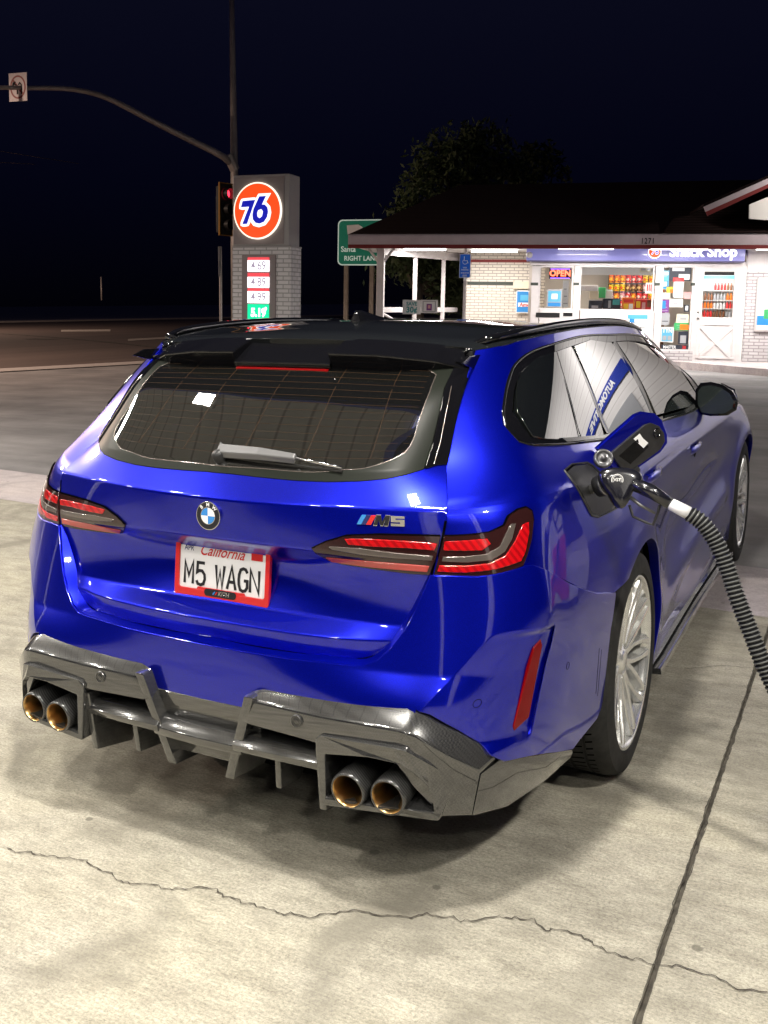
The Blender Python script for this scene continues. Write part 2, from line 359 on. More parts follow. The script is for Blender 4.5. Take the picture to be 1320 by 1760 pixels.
B=Loft(B_GRID,[0,.2,.4,.55,.665,.78,.92,1.02,1.24,1.54,1.75],sharp=(4,),sym=True,blur=.006,disp=b_disp,usharp=())

def tri(loops,step,extra_v=(),ustep=None,creases=()):
    """loops: outer + holes in (u,v); returns points, triangles, loop index lists"""
    us=ustep or step; V=[];E=[];L=[]
    for P in loops:
        n0=len(V); V+=[tuple(p) for p in P]; E+=[(n0+i,n0+(i+1)%len(P)) for i in range(len(P))]; L.append(list(range(n0,len(V))))
    A=np.array(loops[0]); lo,hi=A.min(0),A.max(0)
    cp=[]
    for Q in creases:
        Q=resamp(Q,.012); t=np.gradient(Q,axis=0); t/=np.linalg.norm(t,axis=1)[:,None]; nn_=np.stack([-t[:,1],t[:,0]],1)
        for o_ in (-.006,-.003,0,.003,.006):
            q=Q+nn_*o_; k=inpoly(q,A)&(pdist(q,A)>.004); q=q[k]
            if len(q)>1: n0=len(V); V+=[tuple(p) for p in q]; E+=[(n0+i,n0+i+1) for i in range(len(q)-1)]; cp.append(q)
    vv=set(np.round(np.arange(lo[1]+step/2,hi[1],step),5))
    for e in extra_v:
        if lo[1]<e<hi[1]: vv|={round(e+d,5) for d in (-.008,-.004,-.002,0,.002,.004,.008)}
    g=np.array([(u,v) for u in np.arange(lo[0]+us/2,hi[0],us) for v in sorted(vv)])
    k=inpoly(g,A)
    for h in loops[1:]: k&=~inpoly(g,np.array(h))
    g=g[k]
    if len(g):
        dd=np.full(len(g),1e9)
        for P in loops: dd=np.minimum(dd,pdist(g,np.array(P)))
        for q in cp: dd=np.minimum(dd,np.array([np.min(np.linalg.norm(q-p,axis=1)) for p in g]))
        g=g[dd>.003]; V+=[tuple(p) for p in g]
    r=delaunay_2d_cdt([Vector(p) for p in V],E,[],0,1e-7)
    vo=np.array([tuple(p) for p in r[0]]); F=[f for f in r[2]]
    c=np.array([vo[list(f)].mean(0) for f in F]); k=inpoly(c,A)
    for h in loops[1:]: k&=~inpoly(c,np.array(h))
    F=[f for f,q in zip(F,k) if q]
    mp={}
    for i,orig in enumerate(r[3]):
        for q in orig: mp[q]=i
    return vo,F,[[mp[i] for i in l] for l in L]
def patch(S,loops,name,m,parent,off=0.,step=.02,rim=.014,d=.012,mirror=False,raw=False,rimdir=None,rim_m=None,soft=.0016,ustep=None,creases=(),**k):
    """a body panel: the part of surface S inside 3D outlines, edges rolled inwards"""
    UV=[]
    for P in loops:
        q=P if raw else S.inv(np.array(P))
        q=resamp(q,d,True); UV.append([tuple(p) for p in q])
    vo,F,L=tri(UV,step,[S.vs[r] for r in S.sharp],ustep,creases)
    P=S.pos(vo[:,0],vo[:,1]); N=S.nrm(vo[:,0],vo[:,1])
    X=P+N*off; V=list(X); NN=list(N)
    # consistent winding
    a=np.array([np.cross(X[f[1]]-X[f[0]],X[f[2]]-X[f[0]])@N[f[0]] for f in F[:60]]).sum()
    F=[tuple(f) if a>0 else tuple(f)[::-1] for f in F]; mi=[0]*len(F)
    if rim:
        for li,l in enumerate(L):
            A=np.array([vo[i] for i in l]); n=len(l)
            t=np.array([X[l[(i+1)%n]]-X[l[i-1]] for i in range(n)]); t/=np.maximum(np.linalg.norm(t,axis=1),1e-9)[:,None]
            out=np.cross(t,N[l]); area=.5*sum(A[i-1][0]*A[i][1]-A[i][0]*A[i-1][1] for i in range(n))
            if a<0: area=-area
            if (area<0)!=(li>0): out=-out
            b=len(V); rd=np.array(rimdir)/np.linalg.norm(rimdir) if rimdir else None
            for i,q in enumerate(l): V.append(X[q]); NN.append(N[q]*.8+out[i]*.6)
            for i,q in enumerate(l): V.append(X[q]+out[i]*soft-N[q]*soft); NN.append(out[i])
            for i,q in enumerate(l): V.append((X[q]+out[i]*soft-N[q]*soft)+((rd if rd is not None else -N[q])*rim)); NN.append(out[i])
            for j in range(2):
                for i in range(n):
                    f=(b+j*n+i,b+j*n+(i+1)%n,b+(j+1)*n+(i+1)%n,b+(j+1)*n+i)
                    v0,v1,v2=V[f[0]],V[f[1]],V[f[3]]
                    s_=np.cross(V[f[1]]-V[f[0]],V[f[2]]-V[f[0]])@(out[i]+(N[l[i]] if j==0 else 0))
                    F.append(f if s_>0 else f[::-1]); mi.append(1 if (rim_m and j) else 0)
    NN=np.array(NN); NN/=np.maximum(np.linalg.norm(NN,axis=1),1e-9)[:,None]; V=np.array(V)
    res=[mesh(name,V,F,[m,rim_m] if rim_m else m,parent,nrm=NN,mi=mi if rim_m else None,**k)]
    if mirror:
        res.append(mesh(name,V*[-1,1,1],[f[::-1] for f in F],[m,rim_m] if rim_m else m,parent,nrm=NN*[-1,1,1],mi=mi if rim_m else None,**k))
    return res
def ribbon(S,P,w,name,m,parent,off=.001,closed=False,mirror=False,th=.0,mb=None,raw=False,d=.012):
    """a thin strip lying on surface S along a 3D line"""
    q=P if raw else S.inv(np.array(P)); q=resamp(q,d,closed); n=len(q)
    X=S.pos(q[:,0],q[:,1]); N=S.nrm(q[:,0],q[:,1])
    t=np.array([X[min(i+1,n-1)]-X[max(i-1,0)] if not closed else X[(i+1)%n]-X[i-1] for i in range(n)]); t/=np.maximum(np.linalg.norm(t,axis=1),1e-9)[:,None]
    s_=np.cross(t,N); V=[]; F=[]
    for i in range(n): V+=[X[i]-s_[i]*w/2+N[i]*off*.3,X[i]-s_[i]*w*.3+N[i]*(off+th),X[i]+s_[i]*w*.3+N[i]*(off+th),X[i]+s_[i]*w/2+N[i]*off*.3]
    for i in range(n if closed else n-1):
        for j in range(3): a,b=i*4+j,((i+1)%n)*4+j; F.append((a,a+1,b+1,b))
    V=np.array(V); F=[f[::-1] for f in F]
    if mb is not None:
        mb.add(V,F)
        if mirror: mb.add(V*[-1,1,1],[f[::-1] for f in F])
        return
    o=[mesh(name,V,F,m,parent,smooth_=True)]
    if mirror: o.append(mesh(name,V*[-1,1,1],[f[::-1] for f in F],m,parent,smooth_=True))
    return o
def mir(P): return [(-p[0],)+tuple(p[1:]) for p in P][::-1]
def text(name,s,size,m,parent=None,mw=None,ext=.0,off=0.,sx=1.,shear=0.,align='CENTER',sp=1.,**k):
    c=bpy.data.curves.new(name,'FONT'); c.body=s; c.size=size; c.extrude=ext; c.offset=off; c.shear=shear; c.align_x=align; c.align_y='CENTER'; c.space_character=sp; c.resolution_u=3
    t=bpy.data.objects.new(name,c); COL.objects.link(t); dg=bpy.context.evaluated_depsgraph_get(); me=bpy.data.meshes.new_from_object(t.evaluated_get(dg)); bpy.data.objects.remove(t)
    me.materials.clear(); me.materials.append(M[m] if isinstance(m,str) else m)
    me.transform(Matrix.Diagonal((sx,1,1,1)))
    if mw is not None: me.transform(mw)
    o=bpy.data.objects.new(name,me); COL.objects.link(o)
    if parent: o.parent=parent
    return tag(o,**k)
def frame3(o,xd,zd):
    """matrix: local x=xd, local y=zd (up), local z=normal"""
    x=Vector(xd).normalized(); y=Vector(zd); y=(y-x*y.dot(x)).normalized(); z=x.cross(y)
    return Matrix([[x[i],y[i],z[i],o[i]] for i in range(3)]+[[0,0,0,1]])
# ================================================ GROUND
def ground_poly(name,P,z,m,th=None,**k):
    n=len(P); V=[(x,y,z) for x,y in P]; F=[tuple(range(n))]
    if th: 
        V+=[(x,y,z-th) for x,y in P]; F+=[(i,i+n,(i+1)%n+n,(i+1)%n) for i in range(n)]
    me=mesh(name,V,F,m,kind='structure',**k); bm=bmesh.new(); bm.from_mesh(me.data); bmesh.ops.recalc_face_normals(bm,faces=bm.faces); 
    f=max(bm.faces,key=lambda f:f.calc_area())
    if f.normal.z<0: bmesh.ops.reverse_faces(bm,faces=bm.faces)
    bm.to_mesh(me.data); bm.free(); return me
m=M['asphalt']=mat('asphalt',(.05,.05,.05),.8); co=obj_co(m); f=noise(m,co,260,3,.7); g=noise(m,co,.6,5,.6); h=noise(m,obj_co(m,(.25,1.2,1)),1.5,6,.7)
a=ramp(m,f,[(.3,(.13,.13,.13)),(.64,(.30,.29,.29))]); b=ramp(m,g,[(.3,(.6,.6,.62)),(.7,(1.25,1.22,1.2))]); c=ramp(m,h,[(.35,(.8,.8,.8)),(.7,(1.2,1.2,1.2))])
ln(m,mixc(m,1.,mixc(m,1.,a,b,'MULTIPLY'),c,'MULTIPLY'),bsdf(m).inputs['Base Color']); bump(m,f,.004,.6)
m=M['road']=mat('road_asphalt',(.04,.035,.033),.85); co=obj_co(m); g=noise(m,obj_co(m,(1,.15,1)),.5,6,.7)
ln(m,ramp(m,g,[(.3,(.050,.034,.030)),(.7,(.085,.060,.052))]),bsdf(m).inputs['Base Color'])
def concrete(name,c1,c2,dark):
    m=mat(name,c1,.75); co=obj_co(m)
    big=noise(m,co,.9,6,.62,.3); mid=noise(m,obj_co(m,(1.,2.6,1)),5,8,.68); fine=noise(m,co,120,4,.9); grain=noise(m,obj_co(m,(1.,5.,1.),(0,0,.35)),34,8,.85)
    a=ramp(m,mid,[(.34,c1),(.66,c2)]); a=mixc(m,1.,a,ramp(m,big,[(.30,(.66,.65,.64)),(.48,(.98,.97,.95)),(.70,(1.14,1.12,1.04))]),'MULTIPLY')
    a=mixc(m,1.,a,ramp(m,fine,[(.36,(.60,.60,.59)),(.5,(1,1,1)),(.64,(1.26,1.26,1.24))]),'MULTIPLY')
    a=mixc(m,1.,a,ramp(m,grain,[(.38,(.70,.70,.69)),(.60,(1.16,1.16,1.15))]),'MULTIPLY')
    st=noise(m,obj_co(m,(1.3,.8,1)),2.1,4,.5,.8); a=mixc(m,ramp(m,st,[(.54,(0,0,0)),(.70,(.7,.7,.7))]),a,dark)
    v=nd(m,'ShaderNodeTexVoronoi'); v.inputs['Scale'].default_value=4.4; v.inputs['Randomness'].default_value=1.; nz=noise(m,co,9,4)
    ln(m,co,v.inputs['Vector']); sub=nd(m,'ShaderNodeMath',operation='MULTIPLY_ADD'); ln(m,nz,sub.inputs[0]); sub.inputs[1].default_value=.10; ln(m,v.outputs['Distance'],sub.inputs[2])
    a=mixc(m,ramp(m,sub.outputs[0],[(.10,(.7,.7,.7)),(.115,(0,0,0))]),a,tuple(.55*x for x in dark))
    ln(m,a,bsdf(m).inputs['Base Color'])
    ad=nd(m,'ShaderNodeMath',operation='ADD'); ln(m,fine,ad.inputs[0]); ln(m,grain,ad.inputs[1]); bump(m,ad.outputs[0],.0035,.55)
    return m
M['concrete']=concrete('forecourt_concrete',(.27,.253,.21),(.43,.408,.345),(.17,.157,.125))
M['concrete_pale']=concrete('pale_concrete',(.42,.37,.39),(.52,.47,.49),(.30,.27,.27))
M['kerbstone']=noisy('kerbstone',(.28,.25,.24),(.38,.35,.33),6,.8,.004)
M['line']=noisy('road_marking',(.28,.25,.22),(.42,.38,.34),9,.7)
M['crack']=mat('crack',(.05,.042,.034),.9); M['joint']=noisy('joint_sealant',(.035,.03,.025),(.10,.09,.07),30,.8)
ground_poly('asphalt_lot',[(-600,-600),(600,-600),(600,900),(-600,900)],-.03,'asphalt')
SE0=(-5.512, 4.543); SE1=(1.124, 4.013)
dx=(SE1[0]-SE0[0],SE1[1]-SE0[1])
def se(x,o=0): return (x,SE0[1]+(x-SE0[0])*dx[1]/dx[0]+o)
xs=[-9+i*.5 for i in range(44)]
JX=1.232
ground_poly('concrete_apron',[se(x) for x in xs]+[se(xs[-1],-.95),se(xs[0],-.95)],.0,'concrete_pale',th=.1)
ground_poly('forecourt_slab',[se(x,-.955) for x in xs if x<JX-.01]+[(JX-.007,se(JX,-.955)[1]),(JX-.007,-7),(-9,-7)],.0,'concrete',th=.1)
ground_poly('forecourt_slab',[(JX+.007,se(JX,-.955)[1])]+[se(x,-.955) for x in xs if x>JX+.01]+[(12.5,-7),(JX+.007,-7)],.0,'concrete',th=.1)
ground_poly('expansion_joint',[(JX-.0075,-7),(JX+.0075,-7),(JX+.0075,3.1),(JX-.0075,3.1)],-.010,'joint')
# worn lips of the joint and the hairline crack are real narrow strips
def strip(name,P,w,z,m,jit=0):
    P=resamp([(x,y) for x,y in P],.012) if jit>.002 and jit<.01 else smooth([(x,y) for x,y in P],.02); n=len(P); V=[];F=[]
    P=P+np.stack([np.interp(np.arange(n),np.arange(0,n+3,3),rng.normal(0,jit*1.5,len(np.arange(0,n+3,3)))) for _ in (0,1)],1) if jit and jit<.01 else P
    for i,p in enumerate(P):
        t=P[min(i+1,n-1)]-P[max(i-1,0)]; t/=np.linalg.norm(t); s_=np.array((-t[1],t[0])); c=p+s_*rng.normal(0,jit); ww=w*rng.uniform(.45,1.5) if jit else w
        V+=[(*(c-s_*ww/2),z),(*(c+s_*ww/2),z)]
    for i in range(n-1): F.append((2*i,2*i+2,2*i+3,2*i+1))
    return mesh(name,V,F,m,kind='structure')
strip('hairline_crack',[(-0.496, -0.223), (-0.407, -0.204), (-0.315, -0.185), (-0.247, -0.166), (-0.162, -0.179), (-0.068, -0.194), (0.036, -0.166), (0.12, -0.112), (0.208, -0.118), (0.299, -0.119), (0.377, -0.105), (0.432, -0.097), (0.475, -0.052), (0.53, -0.015), (0.591, -0.004), (0.668, 0.04), (0.704, 0.067), (0.764, 0.074), (0.837, 0.127), (0.891, 0.148), (0.961, 0.14), (1.014, 0.158), (1.068, 0.143), (1.114, 0.127), (1.17, 0.119), (1.227, 0.133), (1.283, 0.151), (1.347, 0.153), (1.405, 0.137), (1.469, 0.145)],.0034,.004,'crack',.0040)
strip('hairline_crack',[(0.861, 2.122), (0.976, 2.144), (1.091, 2.234), (1.212, 2.275)],.0025,.004,'crack',.002)
for dx_ in (-.0065,.0065): strip('joint_edge',[(JX+dx_,-6.5),(JX+dx_,-2.),(JX+dx_,.2),(JX+dx_,1.6),(JX+dx_,3.0)],.003,.0016,'joint',.0009)
# the street beyond the lot
RD=(.295,.9555); RN=(-.9555,.295)
def rp(a,b): return (-17.2+RD[0]*a+RN[0]*b,15.7+RD[1]*a+RN[1]*b)
def rq(name,a0,a1,b0,b1,z,m,**k): return ground_poly(name,[rp(a0,b0),rp(a1,b0),rp(a1,b1),rp(a0,b1)],z,m,**k)
rq('street',-90,400,0,60,-.012,'road'); rq('gutter',-90,400,-1.1,-.02,-.006,'kerbstone')
rq('far_pavement',-90,400,60,64,.12,'kerbstone',th=.3)
for q in [[(-42.259, 43.808), (-40.036, 45.758), (-36.909, 42.158), (-39.434, 40.844)], [(-27.726, 32.741), (-27.527, 38.187), (-26.24, 36.403), (-26.102, 30.807)], [(-79.922, 84.727), (-59.002, 84.91), (-54.578, 78.554), (-70.601, 74.786)], [(-39.131, 54.402), (-37.971, 55.534), (-36.013, 52.679), (-37.128, 51.62)]]:
    ground_poly('lane_marking',q,.002,'line')
strip('tar_seam',[(-40.407, 37.199), (-32.316, 33.185), (-25.31, 29.147), (-18.185, 24.591), (-14.732, 22.491)],.28,.0,'crack',.02)
strip('tar_seam',[(-32.352, 31.192), (-32.101, 31.66), (-30.87, 31.311)],.9,.0,'crack',.02)
# ================================================ CANOPY over the forecourt (above and behind the frame)
CZ=4.7
m=M['canopy_white']=mat('canopy_panel',(.4,.4,.4),.45); co=obj_co(m); wv=nd(m,'ShaderNodeTexWave',wave_type='BANDS',bands_direction='X'); wv.inputs['Scale'].default_value=.9; ln(m,co,wv.inputs[0])
ln(m,ramp(m,wv.outputs['Fac'],[(.0,(.18,.18,.18)),(.05,(.42,.42,.42)),(1,(.40,.40,.40))]),bsdf(m).inputs['Base Color'])
M['canopy_blue']=mat('canopy_blue',(.01,.03,.30),.35,coat=.5); M['canopy_red']=mat('canopy_orange',(.75,.09,.02),.4)
CA=math.radians(-16.7); CM=Matrix.Translation((-3.05,.69,0))@Matrix.Rotation(CA,4,'Z'); CU0,CU1,CV0,CV1=-13.,10.3,-9.,.20
r=empty('canopy',(0,0,0),label='white flat canopy with lamps over the concrete forecourt',cat='canopy')
def cbx(nm,m_,*B_,bev=0):
    mb=MB()
    for b in B_: mb.box(*b,mx=CM)
    return mb.build(nm,m_,r,bev=bev)
cbx('ceiling_panel','canopy_white',(CU0,CU1,CV0,CV1,CZ,CZ+.05))
cbx('fascia','canopy_blue',(CU0-.06,CU1+.06,CV0-.06,CV0,CZ-.12,CZ+.9),(CU0-.06,CU1+.06,CV1,CV1+.06,CZ-.12,CZ+.9),(CU0-.06,CU0,CV0,CV1,CZ-.12,CZ+.9),(CU1,CU1+.06,CV0,CV1,CZ-.12,CZ+.9))
for x,y in ((7.6,-6.5),(7.6,-1.5),(-6,-6.5),(-6,-2.2)): cbx('column','white',(x-.13,x+.13,y-.13,y+.13,0,CZ),bev=.02)
M['lamp_housing']=mat('lamp_housing',(.6,.6,.6),.4)
LAMPS=[(u_,v_) for u_ in (-10.05,-6.7,-3.35,0.,3.8,7.2) for v_ in (0.,-2.65,-5.3)]
for ix,(u_,v_) in enumerate(LAMPS):
    if (u_,v_)==(0.,0.): v_=-.02
    t=empty('canopy_lamp',mw=CM@Matrix.Translation((u_,v_-.0,CZ)),label='square canopy lamp, %s from the left and %s from the shop side'%(['first','second','third','fourth','fifth','last'][ix//3],['first','second','third'][ix%3]),cat='lamp',group='lamps under the forecourt canopy')
    MB().box(-.19,.19,-.19,.19,-.07,-.002).build('housing','lamp_housing',t,bev=.01)
    L=bpy.data.lights.new('lamp_light','AREA'); L.shape='SQUARE'; L.size=.30; L.energy=LAMP_W*{9:.8,6:1.1,3:1.5,0:1.3,12:1.6,15:1.9}.get(ix,[.95,.85,.7][ix%3]); L.color=LAMP_COL
    lo=bpy.data.objects.new('lamp_light',L); COL.objects.link(lo); lo.parent=t; lo.location=(0,0,-.075)
# fuel dispenser beside the car, outside the frame: the hose hangs from it and the paint mirrors it
t=empty('fuel_pump',(2.95,2.5,0),label='white and orange fuel dispenser at the end of the hose',cat='fuel pump')
MB().box(-.30,.30,-.5,.5,.15,1.35).build('cabinet','white',t,bev=.02); MB().box(-.32,.32,-.52,.52,0,.15).build('plinth','plastic',t,bev=.01)
MB().box(-.33,.33,-.53,.53,1.35,2.15).build('head','canopy_blue',t,bev=.03); MB().box(-.345,-.331,-.2,.2,1.55,1.85).build('display','matte_black',t)
MB().box(-.345,-.301,-.40,.05,.25,.85).build('red_panel','canopy_red',t,bev=.01); MB().box(-.37,-.301,.05,.4,.75,1.2).build('nozzle_boot','plastic',t,bev=.02)
# ================================================ THE CAR
car=empty('estate_car',(0,0,0),label='glossy deep blue estate car with carbon diffuser being refuelled',cat='car')
# --- tailgate
sr=[(0.535, 0.145, 0.663), (0.557, 0.158, 0.683), (0.577, 0.175, 0.726)]
seamR=[(.652,.21,.97),(.648,.20,.90),(.636,.19,.83)]
u=R.umax
def ru(v): return (u,v)
vv=R.inv(np.array(sr))[:,1]
zz=lambda z:float(R.inv(np.array([(.6,z)]),axes=(0,2))[0,1])
vb=R.vs[9]
low=[(0,.006),(.30,.006),(.44,.010),(.505,.030),(.56,.075),(.60,.135),(.628,.195),(.65,.27),(.672,.36),(u,.42)]
low=[tuple(p) for p in smooth(low,.02)]
gb=[(-0.027, 0.157, 1.068), (0.044, 0.159, 1.069), (0.235, 0.169, 1.065), (0.328, 0.183, 1.066), (0.415, 0.205, 1.071), (0.486, 0.232, 1.079), (0.532, 0.263, 1.09), (0.564, 0.297, 1.101), (0.591, 0.329, 1.109)]
gbu=[tuple(p) for p in R.inv(np.array(gb))]; gbu=[(0.,gbu[0][1])]+[p for p in gbu if p[0]>.03]+[(u,R.vs[9]+.004)]
tg=[(-a,b) for a,b in low[::-1]]+low[1:]+[tuple(p) for p in smooth(gbu[::-1],.03)]; tg+=[(-a,b) for a,b in tg[::-1] if False]
up_=[tuple(p) for p in smooth(gbu[::-1],.03)]
tg=low+up_[:-1]+[(0.,gbu[0][1])]; tg=[p for p in tg if p[0]>1e-4]
TG=tg+[(-a,b) for a,b in tg[::-1]]
patch(R,[np.array(TG)],'tailgate','paint',car,raw=True,step=.016,rim=.02)
gl0=[tuple(p) for p in low]; ribbon(R,np.array([(-a,b+.001) for a,b in gl0[::-1]]+[(a,b+.001) for a,b in gl0[1:]]),.007,'tailgate_gap','gap',car,off=.0012,raw=True)
# --- rear window: frit border, clear glass, black side fins
vt=R.vs[-1]-.01
inn=[(-0.037, 0.172, 1.085), (0.128, 0.178, 1.087), (0.287, 0.193, 1.087), (0.368, 0.216, 1.096), (0.415, 0.231, 1.1), (0.47, 0.268, 1.118), (0.505, 0.306, 1.14), (0.513, 0.342, 1.169), (0.509, 0.391, 1.217), (0.507, 0.469, 1.289)]
iu=[tuple(p) for p in R.inv(np.array(inn))]; iu=[(0.,iu[0][1])]+[p for p in iu if p[0]>.04]; 
iu=[tuple(p) for p in smooth(iu,.02)]; iu+=[(iu[-1][0]-.01,vt-.045),(iu[-1][0]-.06,vt-.012)]
INN=iu[1:]+[(-a,b) for a,b in iu[::-1][:-1]]
fin=[(0.564, 0.297, 1.101), (0.561, 0.357, 1.158), (0.554, 0.411, 1.215), (0.547, 0.46, 1.267), (0.539, 0.496, 1.3)]
fu=[tuple(p) for p in R.inv(np.array(fin))]
gl=[p for p in gbu if p[0]<fu[0][0]-.01]+fu+[(fu[-1][0]-.005,vt)]
GL=gl[1:]+[(-a,b) for a,b in gl[::-1][:-1]]
rg=empty('rear_window',(0,0,0)); rg.parent=car
patch(R,[np.array(INN)],'pane','rearglass',rg,raw=True,off=.0015,rim=0,step=.03)
patch(R,[np.array(GL),np.array(INN)],'ceramic_border','frit',rg,raw=True,off=.0018,rim=.004,step=.03)
ribbon(R,np.array(INN),.004,'border_line','clear_bar',rg,off=.0022,closed=True,raw=True)
FN=[p for p in gbu if p[0]>fu[0][0]+.012]+[(u,vt+.02),(fu[-1][0]-.005,vt+.02)]+[(a+.006,b) for a,b in fu[::-1]]
patch(R,[np.array(FN)],'window_fin','gloss_black',car,raw=True,off=.004,rim=.02,step=.03,mirror=True)
ribbon(R,np.array([(a+.035,b+.01) for a,b in fu]),.003,'fin_highlight','clear_bar',car,off=.0055,raw=True,mirror=True)  # pale strip painted as a thin highlight along the black fin
wb=MB()
v0,v1=R.vs[9]+.045,vt-.03
for k in range(14):
    v=v0+(v1-v0)*k/13; hw=.515-.04*k/13
    ribbon(R,np.array([(-hw,v),(0.,v),(hw,v)]),.0011,'','wire',rg,off=.002,raw=True,mb=wb,d=.06)
for a in (-.36,-.17,.04,.24,.42): ribbon(R,np.array([(a,v0),(a*.92,v1)]),.0016,'','wire',rg,off=.0022,raw=True,mb=wb,d=.06)
wb.build('heating_wires','wire',rg)
# --- body sides (quarter, doors, front wing) cut from one surface by shared seams
def yzT(P): return [tuple(q) for q in T.inv(np.array(P,float),axes=(1,2))]
def uT(P): return [tuple(q) for q in T.inv(np.array(P,float))]
def arc(yc,zc,r,a0,a1,n=26): return [(yc+r*math.cos(math.radians(a0+(a1-a0)*i/n)),zc+r*math.sin(math.radians(a0+(a1-a0)*i/n))) for i in range(n+1)]
win_out=[(0.714, 0.516, 1.201), (0.7, 0.54, 1.23), (0.69, 0.58, 1.267), (0.679, 0.641, 1.315), (0.675, 0.719, 1.36), (0.683, 0.835, 1.389), (0.699, 1.017, 1.407), (0.709, 1.275, 1.421), (0.715, 1.474, 1.422)]
WO=uT(win_out)
# top edge carries on along the roof side to the windscreen pillar
WO+= [(1.60,T.vmax-.045),(2.1,T.vmax-.045),(2.6,T.vmax-.055),(2.95,T.vmax-.12)]
WOb=uT([(0.752, 0.516, 1.162), (0.779, 0.568, 1.146), (0.82, 0.749, 1.128), (0.847, 0.926, 1.115), (0.868, 1.17, 1.098), (0.874, 1.918, 1.072), (0.875, 2.639, 1.037)])
WOb+=[(2.98,WOb[-1][1]+.004),(3.16,WOb[-1][1]+.012)]
win_loop=WOb[::-1]+WO; WL=[tuple(p) for p in smooth(np.array(WOb[::-1]),.03)]+[tuple(p) for p in smooth(np.array(WO),.03)]
# seams
bt=WOb[3][1]
SD1=[(T.inv(np.array([(.845,.92,1.118)]))[0][0]+.0,bt)]+uT([(0.867, 0.94, 1.086)])+yzT([(1.10,1.03),(1.30,.96),(1.40,.90),(1.45,.80),(1.50,.70),(1.56,.58),(1.60,.48),(1.63,.38),(1.64,.22)])
SD1=[tuple(p) for p in smooth(np.array(SD1),.03)]
SD2=[(2.02,WOb[5][1]-.002)]+uT([(0.935, 2.081, 0.936), (0.925, 2.233, 0.778), (0.896, 2.473, 0.591), (0.934, 2.269, 0.482)])+yzT([(2.26,.36),(2.24,.22)])
SD2=[tuple(p) for p in smooth(np.array(SD2),.03)]
SD3=[WOb[-1]]+yzT([(3.44,.95),(3.42,.70),(3.36,.40),(3.34,.22)])
arR=yzT(arc(1.117,.37,.405,25,160)); arF=yzT(arc(4.123,.365,.400,-22,202))
lbz=.22
# bumper / quarter seam, running from the light to the arch
SB=[(0.969, 0.777, 0.691), (0.948, 0.655, 0.718), (0.926, 0.541, 0.762), (0.893, 0.417, 0.823), (0.858, 0.335, 0.865)]
LB=[(0.844, 0.311, 0.867), (0.819, 0.278, 0.861), (0.783, 0.248, 0.853), (0.745, 0.227, 0.846), (0.693, 0.207, 0.847)]
SBu=uT(SB); LBu=uT(LB)
top=[(0.,T.vmax)]+[(a,T.vmax) for a in np.arange(.1,3.1,.1)]+[(3.1,T.vmax-.0)]
quarter=[(0.,LBu[-1][1])]+top+[(2.98,T.vmax-.07)]+[p for p in WO[::-1]]+WOb[:3]+SD1
ar_up=[p for p in arR]   # from front (angle 25) over the top to rear
quarter=[(0.,LBu[-1][1])]+top+WO[::-1]+WOb[:3]+SD1[:-2]+ar_up[1:]
k=[i for i,p in enumerate(quarter)]
# cut the arch run where the bumper seam begins
zs=T.pos([p[0] for p in ar_up],[p[1] for p in ar_up])[:,2]
ar_keep=[p for p,z,i in zip(ar_up,zs,range(99)) if not (i>8 and z<SB[0][2]+.01)]
sd=[p for p in SD1 if p[1]>ar_keep[0][1]+.005]
quarter=[(0.,LBu[-1][1])]+top+WO[::-1]+WOb[:3]+sd+ar_keep+SBu+LBu
patch(T,[np.array(quarter)],'rear_quarter_panel','paint',car,raw=True,step=.022,rim=.03,mirror=True)
fuel=[(0.851, 0.629, 1.068), (0.853, 0.7, 1.076), (0.871, 0.803, 1.068), (0.881, 0.824, 1.056), (0.94, 0.902, 0.942), (0.943, 0.876, 0.922), (0.927, 0.727, 0.922), (0.918, 0.682, 0.935)]
ds=[p for p in SD1 if p[1]<bt]
z0v=float(T.inv(np.array([(2.0,lbz)]),axes=(1,2))[0,1])
def at_low(P): return [p for p in P if p[1]>z0v]+[(P[-1][0],z0v)]
rear_door=SD1[:1]+WOb[3:6]+at_low(SD2)+at_low(SD1)[::-1][:-1]
# the seam points inside the arch belong to the arch edge
ra=[p for p in yzT(arc(1.117,.37,.405,-18,52))]
rd=[p for p in SD1 if p[1]>ra[-1][1]]+[]
patch(T,[np.array(WOb[3:6]+at_low(SD2)+at_low(SD1)[::-1])],'rear_door','paint',car,raw=True,step=.022,rim=.02,mirror=True)
patch(T,[np.array([SD2[0]]+WOb[6:]+at_low(SD3)[1:]+at_low(SD2)[::-1][:-1])],'front_door','paint',car,raw=True,step=.022,rim=.02,mirror=True)
vtop=lambda uu: float(T.inv(T.pos(uu,T.vs[6]))[0,1])
fa=[p for p in arF]
ff=[SD3[0]]+[(a,T.vs[6]-.01) for a in np.arange(3.4,4.8,.15)]+[(4.79,T.vs[6]-.01),(4.79,T.vs[2]),(4.6,z0v+.03)]
fw=ff+[p for p in arF]+at_low(SD3)[::-1][:-1]
patch(T,[np.array(fw)],'front_wing','paint',car,raw=True,step=.022,rim=.02,mirror=True)
# sliver of body between door and rear arch
sl=[p for p in SD1 if p[1]<SD1[-1][1]+.5]
sv=[p for p in at_low(SD1) if T.pos(p[0],p[1])[0,1]>1.49]
sill=[p for p in yzT(arc(1.117,.37,.405,-20,52))]
patch(T,[np.array(sv+[(sill[0][0],z0v)]+sill[1:])],'rear_arch_panel','paint',car,raw=True,step=.022,rim=.03,mirror=True) if len(sv)>2 else None
